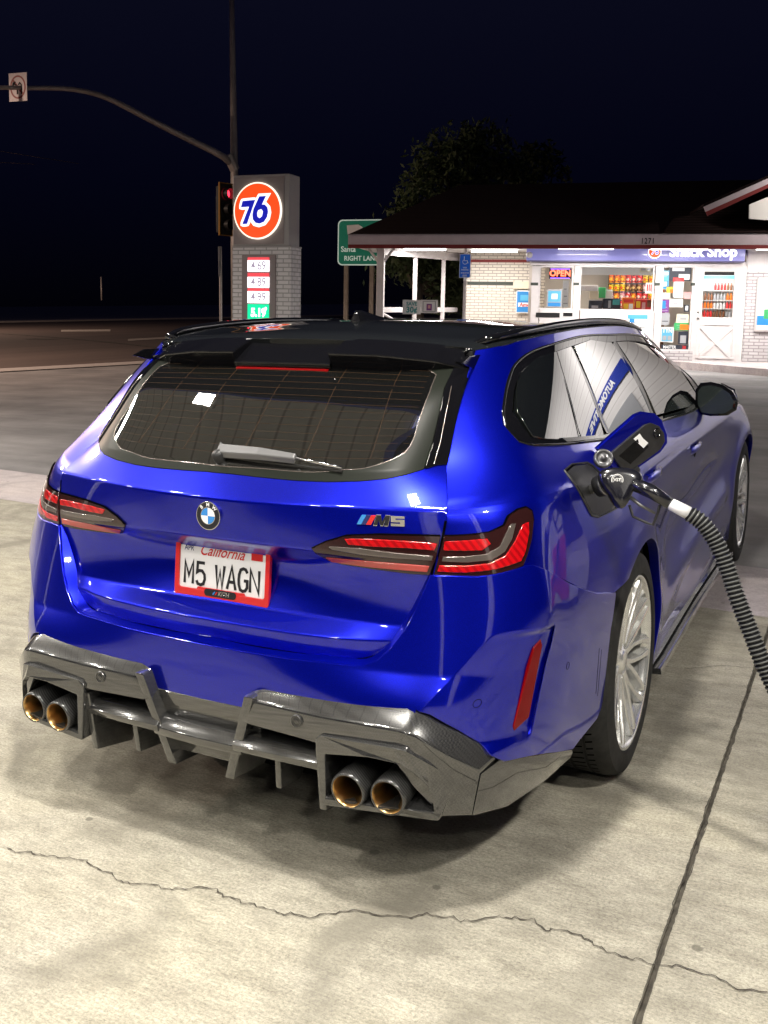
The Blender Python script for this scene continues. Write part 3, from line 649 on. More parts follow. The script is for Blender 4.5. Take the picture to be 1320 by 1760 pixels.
# --- side glass and glossy surround
class PolyS:
    # one smooth cubic sheet through the glasshouse, so mirrored lines stay calm
    def __init__(s,S_,u0,u1,v0,v1):
        s.us=S_.us; s.sharp=(); s.vs=S_.vs; s.umax=S_.umax; s.vmax=S_.vmax; U,V=np.meshgrid(np.linspace(u0,u1,40),np.linspace(v0,v1,14)); U=U.ravel();V=V.ravel(); s.c=((u0+u1)/2,(v0+v1)/2); s.k=np.linalg.lstsq(s.A(U,V),S_.pos(U,V),rcond=None)[0]
    def A(s,u,v):
        a=(u-s.c[0]); b=(v-s.c[1])*3; return np.stack([np.ones_like(a),a,b,a*a,a*b,b*b,a**3,a*a*b,a*b*b],1)
    def pos(s,u,v): return s.A(np.atleast_1d(np.asarray(u,float)),np.atleast_1d(np.asarray(v,float)))@s.k
    def nrm(s,u,v,e=.002):
        u=np.atleast_1d(np.asarray(u,float)); v=np.atleast_1d(np.asarray(v,float)); n=np.cross(s.pos(u+e,v)-s.pos(u-e,v),s.pos(u,v+e)-s.pos(u,v-e)); return n/np.linalg.norm(n,axis=1)[:,None]
GS=PolyS(T,.25,2.95,WOb[2][1],T.vmax-.07)
def gi(l): return uT(l)
gtop=[(0.715, 0.572, 1.234), (0.707, 0.602, 1.261), (0.697, 0.646, 1.297), (0.693, 0.689, 1.323), (0.693, 0.757, 1.348), (0.702, 0.877, 1.371), (0.712, 1.014, 1.384), (0.718, 1.168, 1.395), (0.723, 1.389, 1.405)]
gt=gi(gtop)+[(1.45,T.vmax-.075),(1.9,T.vmax-.075),(2.4,T.vmax-.085),(2.75,T.vmax-.13)]
gbt=gi([(0.768, 0.576, 1.164), (0.788, 0.652, 1.153), (0.813, 0.765, 1.142), (0.832, 0.88, 1.133), (0.858, 1.136, 1.113), (0.868, 1.891, 1.088), (0.866, 2.658, 1.057)])+[(2.95,WOb[-1][1]+.03)]
G_out=[tuple(p) for p in smooth(np.array(gt),.03)]+[tuple(p) for p in smooth(np.array(gbt[::-1]),.03)]
wt=[tuple(p) for p in smooth(np.array(WOb[:1]+WOb[1:]),.03)]
W_out=[tuple(p) for p in smooth(np.array(WO),.03)]+[(3.06,(WO[-1][1]+WOb[-1][1])/2)]+[tuple(p) for p in smooth(np.array(WOb[::-1]),.03)]
patch(T,[np.array(W_out),np.array(G_out)],'window_surround','gloss_black',car,raw=True,off=.0015,rim=.01,step=.03,mirror=True)
ribbon(T,np.array(W_out[:-1]),.009,'window_trim','gloss_black',car,off=.003,raw=True,mirror=True,th=.002)
ribbon(T,np.array([tuple(p) for p in smooth(np.array(WOb[:]),.03)]),.011,'lower_window_trim','gloss_black',car,off=.004,raw=True,mirror=True,th=.002)
def vtopg(a): return float(np.interp(a,[p[0] for p in gt],[p[1] for p in gt]))
def vbotg(a): return float(np.interp(a,[p[0] for p in gbt],[p[1] for p in gbt]))
d1=gi([(0.713, 1.006, 1.381), (0.757, 0.982, 1.297), (0.792, 0.952, 1.222), (0.832, 0.882, 1.134)]); d2=gi([(0.72, 1.163, 1.39), (0.783, 1.162, 1.268), (0.856, 1.135, 1.116)])
d3=gi([(0.734, 1.7, 1.389), (0.784, 1.722, 1.292), (0.825, 1.765, 1.202), (0.863, 1.831, 1.101)])
def strt(P): return [tuple(np.array(P[0])*(1-t)+np.array(P[-1])*t+np.array((.02*math.sin(math.pi*t),0))) for t in np.linspace(0,1,9)]
d1,d2,d3=strt(d1),strt(d2),strt(d3)
def div(P,a): return [(p[0]+a,p[1]) for p in P]
def between(P,Q,nm):
    lo=[q for q in gbt if P[-1][0]+.02<q[0]<Q[-1][0]-.02]; hi=[q for q in gt if P[0][0]+.02<q[0]<Q[0][0]-.02]
    return P+lo+Q[::-1]+hi[::-1]
left=[gt[0],gbt[0]]
q1=gt[:]; q1=[p for p in gt if p[0]<d1[0][0]-.02]+div(d1,-.004)+[p for p in gbt[::-1] if p[0]<d1[-1][0]-.02]
patch(GS,[np.array(q1)],'quarter_glass','glass',car,raw=True,off=.002,rim=.02,step=.03,mirror=True)
patch(GS,[np.array(between(div(d1,.004),div(d2,-.022),''))],'fixed_door_glass','glass',car,raw=True,off=.002,rim=.02,step=.03,mirror=True)
patch(GS,[np.array(between(div(d2,.022),div(d3,-.04),''))],'rear_door_glass','glass',car,raw=True,off=.001,rim=.02,step=.03,mirror=True)
fg=div(d3,.05)+[p for p in gbt if p[0]>d3[-1][0]+.08]+[(2.93,(gt[-1][1]+gbt[-1][1])/2)]+[p for p in gt[::-1] if p[0]>d3[0][0]+.08]
patch(GS,[np.array(fg)],'front_door_glass','glass',car,raw=True,off=.001,rim=.02,step=.03,mirror=True)
for P,w in ((div(d1,0),.007),(div(d2,0),.040),(div(d3,.005),.085)): ribbon(T,np.array(P),w,'window_pillar','gloss_black',car,off=.001,raw=True,mirror=True)
# --- roof, rails, spoiler, aerial
rows=[]
ys=[.66,.78,.95,1.2,1.55,2.05,2.5,2.9]
gr=T.pos(np.array([0,.13,.34,.62,1.03,1.5,2.0,2.45]),np.full(8,T.vmax))
zc=[1.432,1.444,1.460,1.474,1.482,1.480,1.455,1.40]
for (x,y,z),c in zip(gr,zc):
    rows.append([(0,y-.07,c),(x*.4,y-.06,c-.006),(x*.75,y-.03,c-.020),(x*.93,y-.01,z+.010),(x,y,z)])
RF=Loft(rows,[0,.25,.48,.60,.66],sym=True,blur=.003)
patch(RF,[np.array([(-.655,.001),(.655,.001),(.655,RF.vmax-.01),(-.655,RF.vmax-.01)])],'roof','roof_black',car,raw=True,step=.05,rim=.02)
for s_ in (1,-1):
    rl=[(s_*(x-.030),y,z+.020) for x,y,z in gr]; a=Vector(rl[0]); P=[(s_*(gr[0][0]-.02),gr[0][1]-.03,gr[0][2]-.004),(rl[0][0],rl[0][1]+.05,rl[0][2]-.006)]+[tuple(p) for p in smooth(rl[1:],.08)]+[(rl[-1][0],rl[-1][1]+.25,rl[-1][2]-.13)]
    mesh_=MB().tube(P,[.006,.009]+[.013]*(len(P)-3)+[.006],10).build('roof_rail','gloss_black',car,smooth_=True)
# spoiler: two horned outer blades and a set-back centre over the brake lamp
def blade(name,top,bot,m,bev=.004):
    # top/bot : lists of (front, rear) stations across x
    V=[];F=[]; n=len(top)
    for (a,b),(c,d_) in zip(top,bot): V+=[a,b,d_,c]
    for i in range(n-1):
        for j in range(4): F.append((i*4+j,i*4+(j+1)%4,(i+1)*4+(j+1)%4,(i+1)*4+j))
    F+=[(0,1,2,3),((n-1)*4+3,(n-1)*4+2,(n-1)*4+1,(n-1)*4)]
    for s_ in (1,-1):
        o=mesh(name,[(s_*x,y,z) for x,y,z in V],F,m,car,smooth_=False,bev=bev,seg=3)
        bm=bmesh.new(); bm.from_mesh(o.data); bmesh.ops.recalc_face_normals(bm,faces=bm.faces); bm.to_mesh(o.data); bm.free()
xs_=[.170,.25,.33,.41,.48,.54,.585]
ry=np.interp(xs_,[.17,.33,.48,.56,.6],[.482,.492,.535,.585,.62]); rz=np.interp(xs_,[.17,.33,.48,.56,.6],[1.394,1.392,1.377,1.356,1.340])
fy=np.interp(xs_,[0,.3,.5,.585],[.60,.62,.65,.67]); fz=np.interp(xs_,[0,.3,.5,.585],[1.438,1.433,1.417,1.401])
th=np.interp(xs_,[.17,.3,.5,.6],[.064,.064,.056,.028])
blade('spoiler_blade',[((x,a,b),(x,c,d)) for x,a,b,c,d in zip(xs_,fy,fz,ry,rz)],[((x,a+.03,b-.05),(x,c+.034,d-t)) for x,a,b,c,d,t in zip(xs_,fy,fz,ry,rz,th)],'gloss_black',.006)
xc=[-.172,-.1,0,.1,.172]
V=[];F=[]
for x in xc: V+=[(x,.62,1.431),(x,.494,1.361),(x,.500,1.344),(x,.60,1.385)]
for i in range(4):
    for j in range(4): F.append((i*4+j,(i+1)*4+j,(i+1)*4+(j+1)%4,i*4+(j+1)%4))
mesh('spoiler_centre',V,F,'gloss_black',car,bev=.004,seg=3)
MB().box(-.166,.166,.492,.55,1.329,1.345).build('high_brake_light','reflector',car,bev=.003)
MB().box(-.57,.57,.64,.74,1.33,1.40).build('spoiler_underside','plastic',car)
for s_ in (1,-1):
    MB().prism([(.50,1.372),(.625,1.346),(.70,1.372),(.66,1.39),(.56,1.39)],s_*.586,s_*.592,'x').build('spoiler_end_plate','gloss_black',car,bev=.002)
# shark-fin aerial
fp=[(.98,.0,0.),(1.06,.026,.008),(1.14,.034,.017),(1.22,.036,.030),(1.29,.030,.041),(1.33,.022,.040)]
V=[];F=[]
for y,w,h in fp:
    V+=[(-w,y,1.474),(-w*.45,y,1.474+h*.6),(-.002,y+.0,1.476+h),(.002,y,1.476+h),(w*.45,y,1.474+h*.6),(w,y,1.474)]
for i in range(len(fp)-1):
    for j in range(5): F.append((i*6+j,i*6+j+1,(i+1)*6+j+1,(i+1)*6+j))
F.append(tuple(30+j for j in range(6)))
mesh('roof_aerial',[(x,2.33-y,z) for x,y,z in V],F,'gloss_black',car,smooth_=True)
# --- bonnet, windscreen, nose (turned away from the camera)
def quadsheet(name,A,Bp,n,m,bow=.0,**k):
    """loft between two 3D polylines A and B"""
    A=smooth(A,.1); Bq=resamp(np.array(Bp),.1); 
    t=np.linspace(0,1,24); ia=np.linspace(0,len(A)-1,24); 
    P=[np.array([np.interp(ia,range(len(A)),A[:,c]) for c in range(3)]).T]
    return P
tu=[2.5,2.8,3.1]
ws_t=T.pos(np.array([2.45]),np.array([T.vmax]))[0]; 
def sym_loft(rowsx,name,m,blur=.003,step=.06):
    L=Loft(rowsx,[0,.3,.55,.7,.8],sym=True,blur=blur); return patch(L,[np.array([(-.795,.001),(.795,.001),(.795,L.vmax-.002),(-.795,L.vmax-.002)])],name,m,car,raw=True,step=step,rim=.01)
def rowx(x,y,z,yc,zc_): return [(0,yc,zc_),(x*.4,yc+(y-yc)*.15,zc_+(z-zc_)*.12),(x*.75,yc+(y-yc)*.5,zc_+(z-zc_)*.5),(x*.93,yc+(y-yc)*.85,zc_+(z-zc_)*.85),(x,y,z)]
g=lambda a,v:T.pos(a,v)[0]
a0,a1,a2=g(2.45,T.vmax),g(2.8,T.vmax-.01),g(3.12,T.vs[6]+.02)
sym_loft([rowx(a0[0],a0[1],a0[2],a0[1]-.07,1.40),rowx(a1[0],a1[1],a1[2],a1[1]+.02,1.30),rowx(a2[0]-.02,a2[1],a2[2],a2[1]+.15,1.06)],'windscreen','glass')
b_=[g(x,T.vs[6]-.012) for x in (3.12,3.5,4.0,4.45,4.75)]
sym_loft([rowx(p[0],p[1],p[2],p[1]+d,p[2]+h) for p,d,h in zip(b_,(.16,.1,.06,.08,.10),(.05,.07,.06,.03,0))],'bonnet','paint')
nr=[[(0,4.97,z),(.3,4.96,z),(.55,4.92,z),(.66,4.87,z),(T.pos(4.79,v)[0][0],T.pos(4.79,v)[0][1],z)] for z,v in ((.25,T.vs[0]+.02),(.5,T.vs[1]+.1),(.75,T.vs[4]-.1),(.84,T.vs[6]-.02))]
L=Loft(nr,[0,.3,.55,.7,.8],sym=True,blur=.003); patch(L,[np.array([(-.795,.001),(.795,.001),(.795,L.vmax-.002),(-.795,L.vmax-.002)])],'front_bumper','paint',car,raw=True,step=.06,rim=.01)
for s_ in (1,-1):
    MB().prism([(s_*.30,.60),(s_*.62,.60),(s_*.66,.74),(s_*.34,.74)],4.975,4.93,'y').build('headlight','clear_bar',car,bev=.004)
MB().prism([(-.24,.42),(.24,.42),(.22,.74),(-.22,.74)],4.985,4.94,'y').build('front_grille','gloss_black',car,bev=.004)
# --- dark inner body so gaps and arches look into depth
MB().box(-.60,.60,.28,4.7,.17,.95).box(-.80,.80,1.62,3.62,.16,.93).box(-.72,.72,.36,.62,.22,.85).build('underbody','void',car)
MB().box(-.50,.50,.62,2.9,.95,1.26).build('cabin_interior','void',car)
for s_ in (1,-1):
    for yc in (1.117,4.123):
        P=arc(yc,.37,.425,-12,192,20); V=[];F=[]
        for y,z in P: V+=[(s_*.922,y,z),(s_*.60,y,z)]
        for i in range(len(P)-1): F.append((2*i,2*i+1,2*i+3,2*i+2))
        V+=[(s_*.60,yc,.37)]; F+=[(2*i+1,len(V)-1,2*i+3) for i in range(len(P)-1)]
        mesh('wheel_arch_liner',V,F,'matte_black',car)
# --- bumper
cr_=[(0.,None)]
bc=[(0.038, 0.053, 0.607), (0.143, 0.054, 0.602), (0.265, 0.061, 0.602), (0.379, 0.073, 0.606), (0.449, 0.083, 0.607), (0.489, 0.09, 0.61), (0.521, 0.1, 0.627), (0.554, 0.115, 0.661), (0.585, 0.133, 0.709), (0.608, 0.149, 0.761), (0.626, 0.165, 0.815), (0.637, 0.175, 0.848)]
bcu=[tuple(p) for p in B.inv(np.array(bc))]; bcu=[(0.,bcu[0][1])]+[p for p in bcu if p[0]>.05]
lb=[tuple(p) for p in B.inv(np.array([(0.698, 0.195, 0.849), (0.749, 0.218, 0.848), (0.785, 0.241, 0.853), (0.821, 0.271, 0.861), (0.846, 0.3, 0.868), (0.861, 0.323, 0.867), (0.899, 0.397, 0.828), (0.932, 0.516, 0.768), (0.952, 0.639, 0.721), (0.97, 0.795, 0.685)]))]
be=[tuple(p) for p in B.inv(np.array([(0.965, 0.762, 0.586), (0.959, 0.76, 0.507), (0.953, 0.759, 0.424), (0.946, 0.752, 0.344), (0.941, 0.722, 0.318), (0.93, 0.656, 0.306), (0.921, 0.603, 0.295), (0.913, 0.565, 0.283)]))]
bb=[tuple(p) for p in B.inv(np.array([(0.884, 0.4, 0.333), (0.855, 0.288, 0.362), (0.829, 0.215, 0.376), (0.75, 0.139, 0.461), (0.676, 0.088, 0.518), (0.64, 0.076, 0.529)]))]
vz=lambda x,z: float(B.inv(np.array([(x,z)]),axes=(0,2))[0,1])
bb+=[(.64,vz(.62,.50)),(.23,vz(.2,.49)),(.19,vz(.17,.46)),(.15,vz(.13,.435)),(0.,vz(0.,.432))]
half=bcu+lb+be+bb; half=[p for p in half if p[0]>1e-4]
BP=half+[(-a,b) for a,b in half[::-1]]
def sm(P): return P
cl_=[B.inv(np.array([(FB[0]-.0*k+(FA[0]-FB[0])*k/10,FB[1]+(FA[1]-FB[1])*k/10)]),axes=(0,2))[0] for k in range(-4,11)]
cl_=np.array([(abs(a),b) for a,b in cl_]); ct_=np.array([(a,float(np.interp(.701,[.6,.75],[B.vs[4],B.vs[5]]))) for a in (.80,.9,1.0)]); ce_=np.array([(1.018,b) for b in (.19,.35,.52)]); cf_=np.array([(.996,b) for b in (.19,.35,.52)])
CR=[cl_,ct_,ce_,cf_]; CR+=[q*[-1,1] for q in CR]
patch(B,[np.array(BP)],'rear_bumper','paint',car,raw=True,step=.014,rim=.05,rimdir=None,soft=.003,creases=CR)
# upward-facing ledge behind the bumper's crease line
lq=np.array([p for p in bcu]); lq=resamp(np.array([tuple(p) for p in smooth(lq,.02)]),.02); LX=B.pos(lq[:,0],lq[:,1])
k_=np.linspace(0,1,len(LX)); inn_=LX+np.stack([-.030*sstep(.35,.8,k_),.052+0*k_,.002+.004*k_],1)
for s_ in (1,-1):
    V=[];F=[]
    for a_,b_ in zip(LX,inn_): V+=[tuple((a_+(0,.0012,-.0004))*np.array((s_,1,1))),tuple((a_*.5+b_*.5+(0,0,.0015))*np.array((s_,1,1))),tuple(b_*np.array((s_,1,1)))]
    for i in range(len(LX)-1):
        for j in (0,1): F.append((3*i+j,3*i+j+1,3*i+4+j,3*i+3+j))
    o=mesh('bumper_ledge',V,F,'paint',car,smooth_=True); bm=bmesh.new(); bm.from_mesh(o.data); bmesh.ops.recalc_face_normals(bm,faces=bm.faces)
    if sum(f_.normal.z for f_ in bm.faces)<0: bmesh.ops.reverse_faces(bm,faces=bm.faces)
    bm.to_mesh(o.data); bm.free()
# reflector let into the corner facet, with its bright edge blade
rf_=[tuple(p) for p in B.inv(np.array([(0.871, 0.297, 0.658), (0.885, 0.319, 0.676), (0.886, 0.328, 0.658), (0.861, 0.304, 0.467), (0.839, 0.253, 0.444), (0.837, 0.248, 0.458)]))]
rq_=np.array(rf_); rX=B.pos(rq_[:,0],rq_[:,1]); rc_=rX.mean(0); rn_=np.linalg.svd(rX-rc_)[2][2]; rn_=rn_*(1 if rn_[1]<0 else -1); rX=rX-np.outer((rX-rc_)@rn_,rn_)
for s_ in (1,-1):
    n=len(rX); V=[tuple((p+rn_*h)*np.array((s_,1,1))) for h in (-.012,.0035) for p in rX]
    o=mesh('bumper_reflector',V,[tuple(range(n)),tuple(range(n,2*n))[::-1]]+[(i,(i+1)%n,n+(i+1)%n,n+i) for i in range(n)],'reflector',car,bev=.003,seg=3)
    bm=bmesh.new(); bm.from_mesh(o.data); bmesh.ops.recalc_face_normals(bm,faces=bm.faces); bm.to_mesh(o.data); bm.free()
for q in [(0.772, 0.162, 0.538), (0.92, 0.462, 0.563)]:
    uv=B.inv(np.array([q]))[0]; a=np.linspace(0,2*math.pi,25)
    ribbon(B,np.array([(uv[0]+.0105*math.cos(t),uv[1]+.0105*math.sin(t)) for t in a]),.0016,'parking_sensor','gap',car,off=.0006,raw=True,mirror=True,d=.004)
for seg_ in [[(0.952, 0.677, 0.55), (0.943, 0.688, 0.408)], [(0.954, 0.697, 0.54), (0.944, 0.705, 0.395)]]: ribbon(B,B.inv(np.array(seg_)),.0022,'side_marker_outline','gap',car,off=.0006,raw=True,mirror=True)
# --- tail lights: inner half on the tailgate, outer half on the quarter
def lightpart(S_,P,nm,m,off,par,rim=.006,step=.012): return patch(S_,[np.array(P)],nm,m,par,off=off,rim=rim,step=step,mirror=True)
LI=[(0.318, 0.125, 0.895), (0.355, 0.132, 0.915), (0.412, 0.144, 0.936), (0.494, 0.163, 0.944), (0.568, 0.183, 0.946), (0.65, 0.208, 0.947), (0.643, 0.198, 0.896), (0.629, 0.19, 0.847), (0.571, 0.178, 0.847), (0.476, 0.165, 0.851), (0.393, 0.158, 0.855), (0.352, 0.153, 0.863)]
LIr=[(0.409, 0.143, 0.927), (0.48, 0.158, 0.93), (0.569, 0.181, 0.93), (0.643, 0.203, 0.927), (0.638, 0.198, 0.911), (0.57, 0.179, 0.914), (0.481, 0.156, 0.913), (0.419, 0.144, 0.914)]
LIc=[(0.365, 0.133, 0.904), (0.45, 0.149, 0.904), (0.556, 0.173, 0.898), (0.635, 0.195, 0.895), (0.633, 0.193, 0.885), (0.557, 0.172, 0.886), (0.451, 0.148, 0.89), (0.375, 0.135, 0.897)]
LIl=[(0.352, 0.144, 0.874), (0.415, 0.151, 0.874), (0.51, 0.165, 0.873), (0.627, 0.19, 0.869), (0.623, 0.189, 0.855), (0.54, 0.172, 0.856), (0.444, 0.161, 0.858), (0.364, 0.154, 0.862)]
lin=empty('tail_light',(0,0,0)); lin.parent=car
lightpart(R,LI,'lens','smoke_lens',.006,lin,rim=.012); lightpart(R,LIr,'upper_light_bar','red_bright',.0085,lin,rim=.003); lightpart(R,LIc,'clear_strip','clear_bar',.0085,lin,rim=.003); lightpart(R,LIl,'lower_light_bar','red_pale',.0085,lin,rim=.003)
LO=[(0.66, 0.212, 0.947), (0.708, 0.235, 0.949), (0.759, 0.267, 0.955), (0.787, 0.298, 0.97), (0.792, 0.314, 0.991), (0.808, 0.343, 1.005), (0.822, 0.367, 1.008), (0.834, 0.379, 0.998), (0.841, 0.374, 0.973), (0.844, 0.346, 0.925), (0.841, 0.318, 0.888), (0.837, 0.302, 0.869), (0.795, 0.257, 0.857), (0.744, 0.227, 0.848), (0.689, 0.205, 0.848), (0.642, 0.19, 0.849), (0.653, 0.201, 0.904)]
LOr=[(0.662, 0.21, 0.932), (0.71, 0.231, 0.935), (0.756, 0.258, 0.939), (0.765, 0.26, 0.927), (0.749, 0.245, 0.913), (0.712, 0.226, 0.912), (0.661, 0.206, 0.912)]
LOc=[(0.661, 0.202, 0.894), (0.713, 0.223, 0.896), (0.759, 0.247, 0.902), (0.786, 0.272, 0.919), (0.794, 0.293, 0.949), (0.8, 0.311, 0.97), (0.809, 0.322, 0.972), (0.807, 0.301, 0.938), (0.797, 0.276, 0.907), (0.773, 0.251, 0.889), (0.714, 0.22, 0.883), (0.659, 0.2, 0.884)]
LOl=[(0.654, 0.196, 0.872), (0.715, 0.219, 0.873), (0.768, 0.245, 0.879), (0.801, 0.275, 0.897), (0.815, 0.305, 0.93), (0.823, 0.337, 0.966), (0.831, 0.355, 0.971), (0.836, 0.346, 0.947), (0.836, 0.318, 0.902), (0.831, 0.3, 0.881), (0.782, 0.25, 0.866), (0.716, 0.217, 0.858), (0.65, 0.193, 0.858)]
lout=empty('tail_light',(0,0,0)); lout.parent=car
lightpart(T,LO,'lens','smoke_lens',.006,lout,rim=.014); lightpart(T,LOr,'upper_light_bar','red_bright',.0085,lout,rim=.003); lightpart(T,LOc,'clear_strip','clear_bar',.0085,lout,rim=.003); lightpart(T,LOl,'lower_light_bar','red_bright',.0085,lout,rim=.003)
for S_,P in ((R,LI[:6]),(T,LO[:9])): ribbon(S_,np.array(P),.006,'light_edge','gap',car,off=.006,mirror=True)
# ================================================ DIFFUSER
def sheet(name,loops,m,par=car,bev=.0,mirror=True,smooth_=False,seg=2):
    """box-like solid from cross-sections (each a ring of 3D points)"""
    V=[];F=[];n=len(loops[0])
    for l in loops: V+=[tuple(p) for p in l]
    for i in range(len(loops)-1):
        for j in range(n): F.append((i*n+j,i*n+(j+1)%n,(i+1)*n+(j+1)%n,(i+1)*n+j))
    F+=[tuple(range(n))[::-1],tuple((len(loops)-1)*n+j for j in range(n))]
    out=[]
    for s_ in ((1,-1) if mirror else (1,)):
        o=mesh(name,[(s_*x,y,z) for x,y,z in V],F,m,par,bev=bev,seg=seg,smooth_=smooth_)
        bm=bmesh.new(); bm.from_mesh(o.data); bmesh.ops.recalc_face_normals(bm,faces=bm.faces); bm.to_mesh(o.data); bm.free(); out.append(o)
        if par is df: o.data.polygons.foreach_set('use_smooth',[True]*len(o.data.polygons)); es=o.modifiers.new('e','EDGE_SPLIT'); es.split_angle=.55
    return out
df=empty('diffuser',(0,0,0)); df.parent=car
# raised band: bevelled shelf along the bumper edge, running out and down to the corner
bx=[.172,.21,.40,.62,.665,.745,.822]
top_=[(.066,.512),(.064,.523),(.066,.525),(.076,.531),(.084,.515),(.130,.462),(.212,.400)]
edg=[(.016,.480),(.012,.490),(.012,.488),(.020,.492),(.028,.482),(.076,.424),(.135,.372)]
low_=[(.012,.425),(.008,.420),(.008,.412),(.018,.405),(.036,.340),(.085,.255),(.135,.250)]
bxe=[.176,.205,.40,.62,.66,.732,.79]; bxl=[.150,.18,.40,.61,.655,.71,.772]
sheet('upper_band',[[(a,t[0],t[1]),(b,e_[0],e_[1]),(c,l[0],l[1]),(c,l[0]+.05,l[1]+.004),(a,t[0]+.05,t[1]-.01)] for a,b,c,t,e_,l in zip(bx,bxe,bxl,top_,edg,low_)],'carbon',df,bev=.007,seg=3)
# inner legs that splay towards the middle
def fin(name,x0,z0,x1,z1,w,y0,y1,dep,rise=-.03,bdep=.15,m='carbon',bev=.004):
    sheet(name,[[(x0-w/2,y0,z0),(x0+w/2,y0,z0),(x0+w/2,y0+dep,z0),(x0-w/2,y0+dep,z0)],[(x1-w/2,y1,z1),(x1+w/2,y1,z1),(x1+w/2,y1+bdep,z1+rise),(x1-w/2,y1+bdep,z1+rise)]],m,df,bev=bev)
fin('fin',.186,.50,.098,.238,.030,.004,.034,.34,-.02,.16)
fin('fin',.248,.365,.243,.232,.019,.045,.060,.28,-.015,.10)
fin('fin',.395,.400,.392,.216,.022,.014,.040,.30,-.035,.16)
# lower cross bars
def bar(name,xs,ys,z0,z1,dep,m='carbon',mirror=True): sheet(name,[[(x,y,z0),(x,y-.006,(z0+z1)/2),(x,y+.022,z1),(x,y+dep,z1),(x,y+dep,z0)] for x,y in zip(xs,ys)],m,df,bev=.004,mirror=mirror)
bar('cross_bar',[.128,.25,.39],[.012,.014,.020],.334,.376,.16)
bar('cross_bar',[-.150,-.07,0,.07,.150],[.020,.016,.014,.016,.020],.322,.372,.20,mirror=False)
sheet('centre_plate',[[(x,.060,.365),(x,.045,.445),(x,.06,.452),(x,.12,.365)] for x in (-.19,-.1,0,.1,.19)],'carbon',df,bev=.003,mirror=False)
sheet('centre_step',[[(x,.075,.262),(x,.065,.318),(x,.12,.325),(x,.18,.262)] for x in (-.115,0,.115)],'carbon',df,bev=.006,mirror=False)
sheet('lower_panel',[[(x,.20,.26),(x,.18,.34),(x,.21,.34),(x,.24,.26)] for x in (.12,.25,.385)],'carbon_dark',df)
# surround of the tailpipes
OUT=[(0.392, 0.429), (0.407, 0.442), (0.613, 0.453), (0.644, 0.448), (0.688, 0.413), (0.726, 0.371), (0.73, 0.325), (0.708, 0.253), (0.573, 0.272), (0.433, 0.256), (0.407, 0.254), (0.399, 0.336)]
HOL=[(0.421, 0.393), (0.547, 0.412), (0.632, 0.41), (0.666, 0.382), (0.69, 0.348), (0.698, 0.311), (0.7, 0.279), (0.647, 0.294), (0.578, 0.291), (0.449, 0.28), (0.423, 0.277), (0.422, 0.333)]
for s_ in (1,-1):
    n=len(OUT); V=[];F=[]
    ysf=lambda x: .000+5.6*max(0,x-.60)**2
    for P,dy in ((OUT,0),(HOL,0),(HOL,.10),(OUT,.06)): V+=[(s_*x,ysf(x)+dy,z) for x,z in P]
    for i in range(n):
        j=(i+1)%n; F+=[(i,j,n+j,n+i),(n+i,n+j,2*n+j,2*n+i),(i,3*n+i,3*n+j,j)]
    o=mesh('tailpipe_surround',V,F,'carbon',df,bev=.004)
    bm=bmesh.new(); bm.from_mesh(o.data); bmesh.ops.recalc_face_normals(bm,faces=bm.faces); bm.to_mesh(o.data); bm.free()
# corner and side skirt of the diffuser
B1=[(0.792, 0.1, 0.261), (0.8, 0.271, 0.204), (0.885, 0.404, 0.25), (0.93, 0.49, 0.266)]
sheet('corner_panel',[[(.822,.205,.384),(.792,.137,.366),(.772,.135,.250),(.745,.19,.25),(.79,.27,.37)],
 [(.853,.291,.360),(.843,.280,.32),(.822,.262,.228),(.79,.30,.23),(.82,.33,.34)],
 [(.882,.402,.331),(.886,.402,.30),(.880,.402,.250),(.85,.42,.250),(.85,.42,.32)],
 [(.912,.562,.282),(.913,.562,.272),(.911,.550,.262),(.88,.56,.262),(.88,.56,.28)]],'carbon',df,bev=.003)
MB().box(-.70,.70,.24,.30,.26,.45).box(.40,.74,.14,.30,.27,.42).box(-.74,-.40,.14,.30,.27,.42).build('diffuser_backing','void',df)
for x,y,z in ((.333,.006,.462),):
    for s_ in (1,-1):
        MB().lathe([(.0165,.006),(.0165,-.001),(.0135,-.0025),(.0125,0),(.009,0),(.008,-.0015),(.0,-.0015)],(s_*x,y,z),(0,1,0),24).build('parking_sensor','carbon_dark',df,smooth_=True)
# tailpipes
for x,y,z in ((.598,.002,.319),(.491,-.008,.315)):
    for s_ in (1,-1):
        tp=empty('tailpipe',(0,0,0)); tp.parent=car
        a=(s_*.0,1,.05); n0=Vector(a).normalized(); c=(s_*x,y,z)
        MB().lathe([(.0405,.0),(.0425,-.004),(.0455,-.004),(.0482,.003),(.0482,.16),(.045,.16)],c,n0,44).build('carbon_sleeve','carbon_dark',tp,smooth_=True)
        MB().lathe([(.0415,-.0035),(.0395,-.001),(.0385,.006),(.0335,.020),(.0315,.05),(.0315,.16)],c,n0,44).build('inner_pipe','gold',tp,smooth_=True)
        MB().lathe([(.0315,.10),(.0,.10)],c,n0,24).build('pipe_throat','void',tp)
